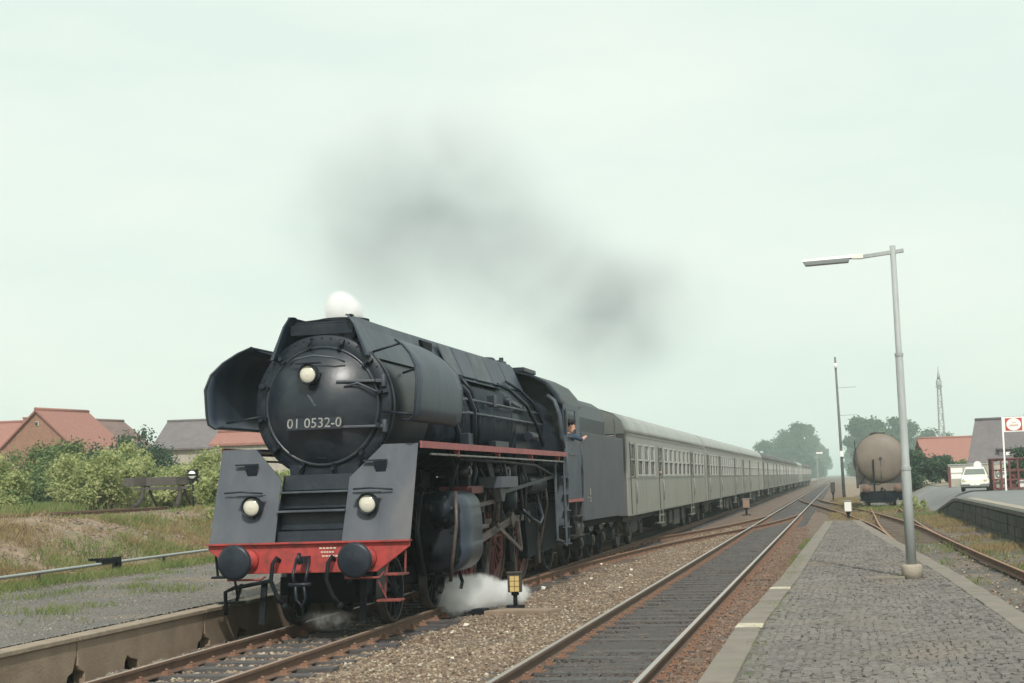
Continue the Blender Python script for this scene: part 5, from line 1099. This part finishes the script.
for s in (-1,1):
    b = MB(); b.slab([(s*.725,-.45,.95),(s*.725,.85,.95),(s*.575,.7,1.27),(s*.575,-.30,1.27)], (s*.02,0,.005)); b.build('side_window', 'carglass', t)
    b = MB(); b.lathe((s*.55,-1.97,.60),(0,-1,0),[(.125,0),(.125,.06),(.10,.07)],20,cap=False); h_ = b.build('headlight', 'chrome', t); b = MB(); b.lathe((s*.55,-2.03,.60),(0,-1,0),[(.0001,.03),(.08,.02),(.10,0)],20,cap=False); b.build('lens', mat('yellowish headlamp glass', (.6,.5,.3), .2) if s == -1 else bpy.data.materials['yellowish headlamp glass'], h_)
    for y in (-1.25,1.2):
        b = MB(); b.lathe((s*.60,y,.30),(s,0,0),[(.0001,0),(.30,0),(.315,.03),(.315,.14),(.29,.165),(.20,.165)],24,cap=False); wh = b.build('wheel', 'tyre', t); b = MB(); b.lathe((s*.60,y,.30),(s,0,0),[(.20,.15),(.16,.17),(.0001,.18)],20,cap=False); b.build('hub_cap', 'chrome', wh)
    b = MB(); b.ball((s*.5,-2.06,.42), .05, 8, sq=(1.4,.7,.7)); b.build('indicator', 'orange', t)
b = MB(); b.tube([(-.78,-1.85,.40),(-.74,-2.10,.39),(0,-2.15,.39),(.74,-2.10,.39),(.78,-1.85,.40)], .055, 10); b.build('bumper', 'chrome', t)
b = MB(); b.box((0,-2.19,.40),(.5,.02,.11)); b.build('number_plate', 'white', t)
b = MB(); b.box((0,0,.24),(1.45,3.6,.12)); b.build('chassis', 'tyre', t)
# --- filling station sign
t = thing('station_sign', 'white and red sign with a pale oval on a thin white post', 'sign', (9.02, 85, float(terrain(9.02,85))))
zg = float(terrain(9.02,85))
b = MB(); b.bar((0,0,0),(.04,0,4.88-zg), .085,.085); b.build('post', 'white', t)
b = MB(); b.box((.68,-.0,4.42-zg),(1.22,.10,.84)); pb = b.build('sign_panel', 'white', t, bevel=.01)
b = MB(); b.box((.62,-.055,4.42-zg),(.90,.012,.70)); b.build('red_field', 'signred', pb)
b = MB(); b.lathe((.62,-.06,4.42-zg),(0,-1,0),[(.0001,.012),(.34,.012),(.34,0)],32,smooth=False,cap=False)
for i in range(len(b.v)): v = b.v[i]; b.v[i] = (.62+(v[0]-.62)*1.15, v[1], v[2])
b.build('oval', 'white', pb)
M['pinkish'] = mat('faded red lettering', (.62,.30,.25), .6)
b = MB()
for q, (wq, zq) in enumerate(((.10,.09),)):
    for k in range(3): b.box((.56+k*.075,-.076,4.42-zg+.10),(.05,.006,.06))
for k in range(6): b.box((.42+k*.08,-.076,4.42-zg-.06),(.055,.006,.10))
b.build('faded_lettering', 'pinkish', pb)
# --- red fenced enclosure behind the sign
t = thing('red_enclosure', 'rust red post and rail enclosure stacked with pale drums under the sign', 'enclosure', (8.5, 86.2, float(terrain(9.3,86.5)))); 
b = MB()
for x in (0,.45,.9,1.35,1.8,2.25,2.7): b.bar((x,0,0),(x,0,1.75), .11,.10)
for z in (.12,.62,1.15,1.72): b.bar((0,.02,z),(2.75,.02,z), .05,.10)
for y in (.6,1.2,1.8): b.bar((0,y,0),(0,y,1.75), .10,.11)
for z in (.12,.62,1.15,1.72): b.bar((.02,0,z),(.02,1.9,z), .05,.10)
b.box((1.35,.95,1.80),(2.85,2.1,.07)); b.build('frame', 'rustred', t)
for k, (x, y, z) in enumerate(((.35,.6,.32),(.95,.6,.32),(1.6,.6,.32),(2.3,.6,.32),(.5,.6,.95),(1.25,.6,.95),(2.0,.6,.95))):
    b = MB(); b.lathe((x,.2,z),(0,1,0),[(.26,0),(.28,.02),(.28,.28),(.29,.29),(.28,.3),(.28,.6),(.28,.88),(.26,.9)],20)
    tag(b.build('drum', ['plaster','rustred','white','plaster','white','rustred','plaster'][k], None, (8.5, 86.2, float(terrain(9.3,86.5))), bevel=0), ['pale drum at the left foot of the red enclosure','rust red drum low in the red enclosure','white drum low in the middle of the red enclosure','pale drum low at the right of the red enclosure','white drum high at the left inside the red enclosure','rust red drum in the upper row of the red enclosure','pale drum high at the right of the red enclosure'][k], 'drum', 'drums in the red enclosure')
# --- low wall, boards and round sign behind the car
zg = float(terrain(9, 112))
t = thing('garden_wall', 'long pale grey rendered garden wall behind the white car', 'wall', (0, 112, zg))
b = MB(); b.box((12.3,0,.8),(8.8,.2,1.6)); b.build('wall_body', 'plaster', t); b = MB(); b.box((12.3,0,1.63),(8.9,.3,.07)); b.build('wall_cap', 'galv', t)
t = thing('notice_board', 'red posted notice board with white panels left of the white car', 'notice board', (7.65, 108, float(terrain(7.65,108))))
b = MB(); b.box((0,0,.75),(.18,.12,1.5)); b.box((.95,0,.6),(.08,.1,1.2)); b.build('post', 'rustred', t)
for z, x, ww in ((1.22,.52,.8),(.80,.50,.75)):
    b = MB(); b.box((x,-.06,z),(ww,.04,.34)); b.build('panel', 'white', t)
t = thing('notice_board', 'small white notice board low beside the road behind the car roof', 'notice board', (8.9, 108, float(terrain(8.9,108)))); b = MB(); b.bar((0,0,0),(0,0,.9), .06,.06); b.build('post', 'galv', t); b = MB(); b.box((0,-.05,.85),(.62,.04,.36)); b.build('panel', 'white', t)
t = thing('round_sign', 'round white traffic sign on a thin post above the white car', 'traffic sign', (9.62, 108, float(terrain(9.62,108)))); b = MB(); b.cyl((0,0,0),(0,0,1.75), .03, n=8); b.build('post', 'rustred', t); b = MB(); b.cyl((0,-.03,1.55),(0,-.06,1.55), .27, n=24); b.build('sign_disc', 'white', t)
# --- houses
def house(name, label, origin, rz, L, W, hw__, hr, wallm, roofm, over=.4, chim=(), wins=(), cat='house', hip=0):
    """ridge runs along local x; L length, W depth"""
    t = thing(name, label, cat, origin, rz)
    b = MB(); b.prism([(-W/2,-.6),(W/2,-.6),(W/2,hw__),(0,hr-.06),(-W/2,hw__)], 'x', -L/2, L/2) if not hip else b.box((0,0,hw__/2-.3),(L,W,hw__+.6)); w_ = b.build('wall', wallm, t)
    b = MB(); sl = (hr-hw__)/(W/2); oz = over*sl
    if hip:
        e = [(-L/2-over,-W/2-over,hw__-oz*.6),(L/2+over,-W/2-over,hw__-oz*.6),(L/2+over,W/2+over,hw__-oz*.6),(-L/2-over,W/2+over,hw__-oz*.6),(-L/2+hip,0,hr),(L/2-hip,0,hr)]
        b.add(e, [(0,1,5,4),(1,2,5),(2,3,4,5),(3,0,4),(3,2,1,0)])
    else:
        b.prism([(-W/2-over,hw__-oz),(0,hr),(W/2+over,hw__-oz),(W/2+over,hw__-oz-.14),(0,hr-.16),(-W/2-over,hw__-oz-.14)], 'x', -L/2-over, L/2+over)
    rf = b.build('roof', roofm, t)
    b = MB(); b.tube([(-L/2-over+hip,0,hr+.02),(L/2+over-hip,0,hr+.02)], .13, 8); b.build('ridge', roofm, rf)
    for (x, y, h_) in chim:
        b = MB(); b.box((x,y,h_-.6),(.6,.6,1.6)); b.box((x,y,h_+.22),(.7,.7,.1)); b.build('chimney', 'brick', rf)
    for (fx, fy, fz, ww, hh, face) in wins:
        b = MB()
        if face == 'x': b.box((fx,fy,fz),(.10,ww,hh))
        else: b.box((fx,fy,fz),(ww,.10,hh))
        wn = b.build('window', 'white', t); b = MB()
        if face == 'x': b.box((fx-.03*(1 if fx < 0 else -1),fy,fz),(.10,ww*.8,hh*.82))
        else: b.box((fx,fy-.03,fz),(ww*.8,.10,hh*.82))
        b.build('pane', 'glass', wn)
    return t
house('brick_house', 'small house with an orange tiled roof behind the lattice mast', (12.2, 172, .6), R(8), 6.0, 8.0, 2.2, 5.1, 'brick', 'tile', wins=[(0,-4.0,1.2,1.2,1.1,'y')])
house('big_house', 'large house with a steep dark roof and white window behind the sign', (15.6, 124, .9), R(-16), 8.4, 9.0, 1.3, 5.15, 'brick', 'slate', chim=[(-.3,.0,5.2)], wins=[(-1.5,-4.05,1.2,1.5,1.0,'y')])
t = thing('bay_window', 'blue grey dormer with white window panes on the dark roof', 'dormer', (13.6, 121.2, 2.0)); b = MB(); b.box((0,.9,.75),(2.2,2.0,1.5)); b.build('cheek', 'slate', t); b = MB(); b.box((0,.8,1.55),(2.5,2.2,.12)); b.build('roof', 'slate', t)
for x in (-.42,.22,.75): b = MB(); b.box((x,-.12,.78),(.34,.06,1.0)); b.build('window', 'white', t)
# left side houses
house('brick_house', 'brick gabled house with an orange tiled roof behind the bushes', (-56.4, 97.6, 1.2), R(79.5), 5.4, 8.0, 4.2, 7.4, 'brick', 'tile', over=.22, wins=[(-2.7,0,6.35,.26,.3,'x')])
house('brown_roof_house', 'house with a dull brown roof showing just right of the orange roofed brick house', (-62.9, 116.5, 1.2), R(79), 3.5, 8.4, 4.6, 7.6, 'brick', 'tile_brown')
house('orange_roof_house', 'house with an orange tiled roof cut by the left edge of the photo', (-73.2, 112, 1.2), R(4), 11, 8, 4.4, 7.6, 'brick', 'tile', chim=[(5.0,.0,7.7)])
house('grey_roof_barn', 'long barn with a grey roof and stained pale wall left of the locomotive', (-46.6, 112, 1.0), R(8), 15, 8, 5.0, 7.15, 'plaster', 'slate', chim=[(-2.8,0,7.15)], cat='barn')
house('low_shed', 'low pale walled shed with a reddish roof showing under the smoke deflector', (-34.0, 86, 1.2), R(6), 8.6, 3.4, 4.0, 4.72, 'plaster', 'tile', over=.2, cat='shed')
# --- trees
def tree(name, label, x, y, h, cw, seed, leaf='leaf_tree', n=5200, size=.34, trunk=.28, cat='tree', group=None, low=.25):
    g = np.random.default_rng(seed); zg = float(terrain(x, y)); t = thing(name, label, cat, (x, y, zg), 0, group)
    b = MB(); top = h*.8
    b.tube([(0,0,-.3),(.08*cw*g.normal()*.3,0,h*.25),(.1*g.normal(),.1*g.normal(),h*.5),(0,0,top)], [trunk*h/10,trunk*h/13,trunk*h/20,.03], 8)
    for k in range(6):
        a = g.random()*6.28; z0 = h*(.22+.45*g.random()); r = cw*.42
        b.tube([(0,0,z0),(math.cos(a)*r*.5,math.sin(a)*r*.5,z0+h*.09),(math.cos(a)*r,math.sin(a)*r,z0+h*.22)], [trunk*h/26,trunk*h/36,.02], 6)
    b.build('trunk', 'bark', t)
    cl = []
    for k in range(26):
        u = g.random(); z = h*(low+(1-low)*.93*u); rr = cw*.5*math.sin(math.pi*min(.97,.18+.80*u))**.75
        a = g.random()*6.28; d = rr*g.random()**.5*.85; s = cw*(.11+.10*g.random())
        cl.append((math.cos(a)*d, math.sin(a)*d, z, s, s, s*.8))
    link('crown', foliage_mesh('crown', cl, n, size, leaf, seed), t)
    return t
TL_ = 'tall hazy tree in the avenue left of the distant tracks'
K = 2.3
FL = [(-15.5,312,8.2,9,'lowest tree at the left end of the far tree row behind the train'),(-11.5,318,9.2,8,'second tree from the left in the far row behind the train'),(-8.6,322,12.6,9,'tallest rounded tree of the far row behind the train'),(-12.0,350,11.5,10,'hazy tree standing behind the far row above the train roofs'),(-8.0,372,14.5,10,'hazy tall tree behind the tallest tree of the far row'),(-7.2,410,12.0,9,'hazy tree just left of the white semaphore'),(-7.0,450,12.2,9,'faint tree along the tracks beyond the semaphore'),(-7.2,500,12.5,9,'fainter tree further along the tracks beyond the semaphore'),(-7.4,570,12.5,10,'faintest tree near the vanishing point of the tracks')]
for i, (x, y, h, cw, lb) in enumerate(FL): tree('tree', lb, x*K, y*K, h*K, cw*K, 40+i, n=6000, size=.72, group='hazy trees left of the far tracks', low=.06)
FR = [(3.6,250,10.2,7,'hazy tree on the left above the beige tank wagon'),(6.3,262,10.6,8,'hazy tree straight above the beige tank wagon'),(9.6,255,10.6,8,'hazy tree above the tank wagon behind the lamp post'),(12.6,268,9.4,8,'hazy tree right of the lamp post above the dark bushes'),(16.4,285,8.6,9,'low hazy tree between the lamp post and the lattice mast'),(21,300,8.0,9,'low hazy tree behind the orange roof near the mast'),(4.4,320,11,8,'faint tree behind the telegraph pole'),(5,390,12,9,'fainter tree beyond the telegraph pole'),(5.2,470,12,9,'faintest tree right of the vanishing point')]
for i, (x, y, h, cw, lb) in enumerate(FR): tree('tree', lb, x*K, y*K, h*K, cw*K, 70+i, n=6000, size=.68, group='hazy trees behind the tank wagon', low=.06)
def bush(name, label, x, y, w_, h, seed, leaf, n, size, group=None, cat='bush', nst=5, zg=None, wy=None):
    g = np.random.default_rng(seed); zg = float(terrain(x, y)) if zg is None else zg; t = thing(name, label, cat, (x, y, zg), 0, group); wy = wy or w_
    b = MB()
    for k in range(nst):
        a = g.random()*6.28; r = .3*w_*g.random(); b.tube([(r*.2*math.cos(a),r*.2*math.sin(a),-.2),(r*.6*math.cos(a),r*.6*math.sin(a),h*.3),(r*.8*math.cos(a),r*.8*math.sin(a),h*.55)], [.05,.035,.012], 6)
    b.build('stem', 'bark', t); cl = []
    for k in range(22):
        a = g.random()*6.28; d = g.random()**.5; hh = h*(.94-.45*d**2)*(.80+.28*g.random()); z = hh*(.12+.80*g.random()**.7); s = min(w_,h)*(.12+.11*g.random())
        cl.append((math.cos(a)*d*w_*.46, math.sin(a)*d*wy*.46, z, s*1.15, s*1.15, s))
    link('foliage', foliage_mesh('foliage', cl, n, size, leaf, seed, up=.5), t); return t
bush('bush', 'dense dark green bush at the road end right of the lamp post', 6.6, 131, 3.6, 3.9, 1, 'leaf_dark', 5200, .15, 'dark bushes at the road end')
bush('bush', 'dark green bush left of the lattice mast foot', 8.7, 134, 2.8, 3.3, 2, 'leaf_dark', 3800, .15, 'dark bushes at the road end')
bush('bush', 'small dark bush hidden behind the lamp post at the road end', 4.6, 133, 2.6, 3.2, 3, 'leaf_dark', 3600, .15, 'dark bushes at the road end')
bush('bush', 'small round green tree before the orange roof right of the mast', 12.6, 160, 2.6, 2.2, 4, 'leaf_mid', 2600, .14)
bush('bush', 'leafy green bush at the right photo edge under the sign', 11.2, 95, 2.2, 3.1, 5, 'leaf_dark', 2600, .11)
bush('bush', 'low weedy bush right of the tank wagon buffers', 3.9, 84, 1.4, 1.0, 6, 'leaf_light', 1800, .07)
# ================================================================== LEFT BANK
# --- siding on the bank with its buffer stop
sp = [(-22.3, 28), (-24.78, 39.3), (-25.95, 45.7), (-28.2, 55.7)]
d_ = Vector((sp[3][0]-sp[1][0], sp[3][1]-sp[1][1])).normalized()
SZ = 1.55
t = track('siding_track', 'overgrown siding rails on the left bank leading to the buffer stop', sp, 'rail_rust', 'sleeper_brown', (33, 55), (0,0), pitch=.7, seed=9, fasten=False)
t.location.z = SZ
stones('gravel', np.stack([np.random.default_rng(3).uniform(-1.6,1.9,5000)+np.interp(np.linspace(33,55,5000),[p[1] for p in sp],[p[0] for p in sp]), np.linspace(33,55,5000), np.full(5000,SZ-.2)+np.random.default_rng(4).normal(size=5000)*.02], 1), .05, 'stone_grey', 12)
sb = grid_mesh('siding_bed', np.linspace(-2.6,2.6,14), np.linspace(28,57,60), lambda x, y: SZ-.23-.22*sm(np.abs(x+np.interp(y,[p[1] for p in sp],[-p[0] for p in sp])*-1-0),1.5,2.6)*0-.0*x, 'ballast', None)
vv = np.empty(len(sb.vertices)*3, dtype=np.float32); sb.vertices.foreach_get('co', vv); vv = vv.reshape(-1,3)
vv[:,2] -= .30*np.clip((np.abs(vv[:,0])-1.5)/1.1,0,1); vv[:,0] += np.interp(vv[:,1],[p[1] for p in sp],[p[0] for p in sp]); sb.vertices.foreach_set('co', vv.ravel()); sb.update()
tag(link('siding_bed', sb), kind='structure')
t = thing('buffer_stop', 'weathered timber buffer stop at the end of the overgrown siding', 'buffer stop', (-27.85, 56.2, SZ+.04), R(8))
b = MB(); b.box((0,0,1.02),(3.3,.28,.36)); b.build('headstock', 'wood', t, bevel=.02)
b = MB(); b.box((0,-.02,.72),(2.3,.2,.12)); b.build('cross_beam', 'wood', t, bevel=.015)
for s in (-1,1):
    b = MB(); b.tube([(s*.75,-.1,1.15),(s*.78,-.05,.8),(s*.80,-.15,.45),(s*.85,-.5,.10),(s*.9,-1.0,.0)], .10, 8); b.tube([(s*.75,.2,1.1),(s*.75,.9,.4),(s*.75,1.5,.0)], .06, 8); b.build('bent_rail', 'dark_wood', t)
    b = MB(); b.box((s*.9,-.16,1.02),(.5,.05,.34)); b.build('buffer_pad', 'dark_wood', t, bevel=.01)
t = thing('stop_signal', 'square black and white stop signal lantern beside the buffer stop', 'signal', (-26.35, 56.0, SZ-.1)); b = MB(); b.cyl((0,0,0),(0,0,1.15), .04, n=10); b.build('post', 'black_dull', t)
b = MB(); b.box((0,0,1.38),(.42,.2,.42)); hs = b.build('housing', 'black_dull', t, bevel=.02)
b = MB(); b.lathe((0,-.1,1.38),(0,-1,0),[(.0001,.014),(.165,.014),(.165,0)],28,cap=False); b.build('white_disc', 'white', hs); b = MB(); b.box((0,-.12,1.38),(.36,.012,.085)); b.build('black_bar', 'black_dull', hs)
# --- signal wire pipe along the platform back
t = thing('wire_pipe', 'thin pale wire pipe running behind the left platform', 'pipe', (0,0,0))
pp = [(-14.9,20.0,.56),(-15.5,24.6,.55),(-15.85,29.5,.55),(-16.1,34.7,.55),(-16.5,42,.55),(-17,52,.55)]
b = MB(); b.tube(pp, .035, 8); b.build('tube', 'galv', t)
for (x, y) in ((-15.2,22.3),(-15.55,26),(-15.98,32.3),(-16.3,38.5)): b = MB(); b.bar((x,y,.2),(x,y,.55), .05,.05); b.build('support_post', 'dark_wood', t)
b = MB(); b.box((-15.83,29.3,.60),(.16,.75,.10)); b.box((-15.83,29.7,.52),(.14,.16,.3)); b.bar((-15.9,28.6,.66),(-15.82,29.8,.62), .04,.06); b.build('pulley_bracket', 'black_dull', t)
# --- bushes on the bank
BL = [(-18.7,44,2.2,1.25,'leaf_light','small pale weedy bush low on the slope beside the wire pipe'),(-20.0,46.5,1.8,.9,'leaf_mid','low green weedy bush at mid slope'),(-38.5,52,5.0,3.1,'leaf_light','big light green bush at the left photo edge'),(-35.2,54,4.2,2.7,'leaf_light','light green bush second from the left edge above the siding'),(-33.5,61,4.6,3.0,'leaf_light','pale green bush below the brick house gable'),(-32.2,59.5,3.8,2.3,'leaf_light','pale flowering bush left of the buffer stop'),
 (-36.5,47,3.2,1.8,'leaf_light','low light green bush at the left edge beside the siding rail'),(-40.5,60,5.0,3.6,'leaf_mid','mid green bush behind the leftmost bush'),(-28.8,62,4.2,1.8,'leaf_light','pale yellow green bush right behind the buffer stop'),(-25.6,62,3.8,1.6,'leaf_light','pale yellow green bush behind the stop signal'),(-23.4,57,3.4,1.6,'leaf_light','light bush between the stop signal and the locomotive'),
 (-21.4,50,3.2,1.7,'leaf_light','low green bush on the slope beside the locomotive front plate'),(-21.4,53,2.2,1.0,'leaf_mid','small dark green bush on the slope below the buffer stop'),(-30.2,66,5.2,3.0,'leaf_light','pale bush in the rear row above the buffer stop'),(-35.2,68,5.5,3.2,'leaf_light','pale bush in the rear row below the dark shrubs'),(-25.0,70,5.2,1.9,'leaf_light','pale bush in the rear row below the low shed'),(-33.4,53.6,1.6,1.1,'leaf_mid','small green bush beside the end of the siding rail'),(-32.6,50.0,2.4,1.5,'leaf_light','small light bush beside the middle of the siding rail'),(-20.6,62,3.8,1.6,'leaf_light','light bush just behind the locomotive front plate')]
for i, (x, y, w_, h, lf, lb) in enumerate(BL): bush('bush', lb, x, y, w_*1.15, h*1.14, 100+i, lf, int(2200+1400*w_), .085, 'bushes on the left bank', wy=w_*.8)
DK = [(-43.8,76,4.0,4.4,'leaf_mid','leafy green shrub in front of the brick gable'),(-44.5,83,4.2,4.6,'leaf_dark','dark green shrub right of the brick gable below the orange roof'),(-41.5,80,3.6,4.2,'leaf_dark','dark shrub in the middle of the row before the houses'),(-44.0,87,4.2,5.2,'leaf_dark','tall dark airy shrub left of the grey roofed barn'),(-39.2,84,1.6,2.6,'leaf_mid','small green shrub in front of the barn wall'),(-48.2,80,4.0,4.2,'leaf_mid','green shrub left of the brick gable')]
for i, (x, y, w_, h, lf, lb) in enumerate(DK): bush('shrub', lb, x, y, w_*1.1, h*1.2, 140+i, lf, int(3000+900*w_), .10, 'dark shrubs before the houses', cat='shrub')
# ================================================================== AIR, SMOKE AND STEAM
def volume_mat(name, col, dens, aniso=0.0, noise=None, fall=None):
    m = bpy.data.materials.new(name); m.use_nodes = True; n, l = m.node_tree.nodes, m.node_tree.links; n.clear()
    o = n.new('ShaderNodeOutputMaterial'); v = n.new('ShaderNodeVolumePrincipled'); v.inputs['Color'].default_value = (*col, 1); v.inputs['Density'].default_value = dens; v.inputs['Anisotropy'].default_value = aniso
    l.new(v.outputs[0], o.inputs['Volume'])
    if noise:
        sc, lo, hi = noise
        tc = n.new('ShaderNodeTexCoord'); ln = n.new('ShaderNodeVectorMath'); ln.operation = 'LENGTH'; l.new(tc.outputs['Object'], ln.inputs[0])
        f = n.new('ShaderNodeMapRange'); f.interpolation_type = 'SMOOTHSTEP'; f.inputs[1].default_value = 1.0; f.inputs[2].default_value = fall; f.inputs[3].default_value = 0; f.inputs[4].default_value = 1; l.new(ln.outputs['Value'], f.inputs[0])
        gm = n.new('ShaderNodeNewGeometry'); t = n.new('ShaderNodeTexNoise'); t.inputs['Scale'].default_value = sc; t.inputs['Detail'].default_value = 7; t.inputs['Roughness'].default_value = .6; t.inputs['Distortion'].default_value = .6; l.new(gm.outputs['Position'], t.inputs['Vector'])
        r = n.new('ShaderNodeMapRange'); r.inputs[1].default_value = lo; r.inputs[2].default_value = hi; l.new(t.outputs[0], r.inputs[0])
        a = n.new('ShaderNodeMath'); a.operation = 'MULTIPLY'; l.new(f.outputs[0], a.inputs[0]); l.new(r.outputs[0], a.inputs[1])
        b_ = n.new('ShaderNodeMath'); b_.operation = 'MULTIPLY'; b_.inputs[1].default_value = dens; l.new(a.outputs[0], b_.inputs[0]); l.new(b_.outputs[0], v.inputs['Density'])
    return m
hz = MB().box((0, 1990, 14.0), (5200, 5200, 32)).build('haze', volume_mat('haze air', (.74,.90,.90), .0006)); tag(hz, kind='stuff')
def puff(name, m, c, r, rz=0):
    b = MB(); b.ball((0,0,0), 1, 20); o = b.build(name, m); o.location = c; o.scale = r; o.rotation_euler = (0,0,rz); tag(o, kind='stuff'); return o
sm1 = volume_mat('dark coal smoke', (.22,.25,.29), .085, .75, (.40,.36,.66), .3)
puff('smoke', sm1, (-9.0, 30, 8.1), (2.9, 4.2, 2.7))
puff('smoke', sm1, (-8.2, 31, 8.9), (2.5, 4.0, 2.0))
puff('smoke', sm1, (-9.9, 29, 7.5), (2.0, 3.2, 2.2))
puff('smoke', sm1, (-8.1, 33.5, 7.9), (3.0, 4.2, 2.4))
puff('smoke', sm1, (-7.3, 36, 7.4), (2.9, 4.2, 2.2))
puff('smoke', sm1, (-6.3, 39.5, 6.6), (3.2, 4.0, 2.4))
puff('smoke', sm1, (-5.0, 41, 7.0), (2.6, 4.0, 2.2))
puff('smoke', sm1, (-6.2, 39.0, 5.6), (2.6, 3.0, 1.8))
puff('smoke', sm1, (-8.2, 25.5, 6.2), (1.5, 3.0, 1.6))
st1 = volume_mat('white steam', (1,1,1), 60.0, .2, (9.0,.44,.62), .0)
st2 = volume_mat('dense white steam', (1,1,1), 55.0, .2, (7.0,.32,.56), .0)
puff('steam', st1, (-6.40, 23.9, .12), (.50, 1.0, .40))
puff('steam', st1, (-6.35, 24.8, .10), (.55, 1.15, .38))
puff('steam', st1, (-6.0, 25.6, .02), (.50, .9, .28))
puff('steam', st2, (-7.36, 21.05, 4.64), (.32, .4, .42))
puff('steam', st2, (-7.40, 21.05, 4.80), (.28, .34, .30))
puff('steam', st2, (-7.28, 21.15, 4.72), (.24, .3, .28))
st3 = volume_mat('thin steam', (1,1,1), 5.0, .2, (6.2,.44,.66), .0)
puff('steam', st3, (-8.35, 19.4, .55), (.14, .2, .22))
puff('steam', st3, (-7.3, 19.9, .14), (.5, .4, .18))
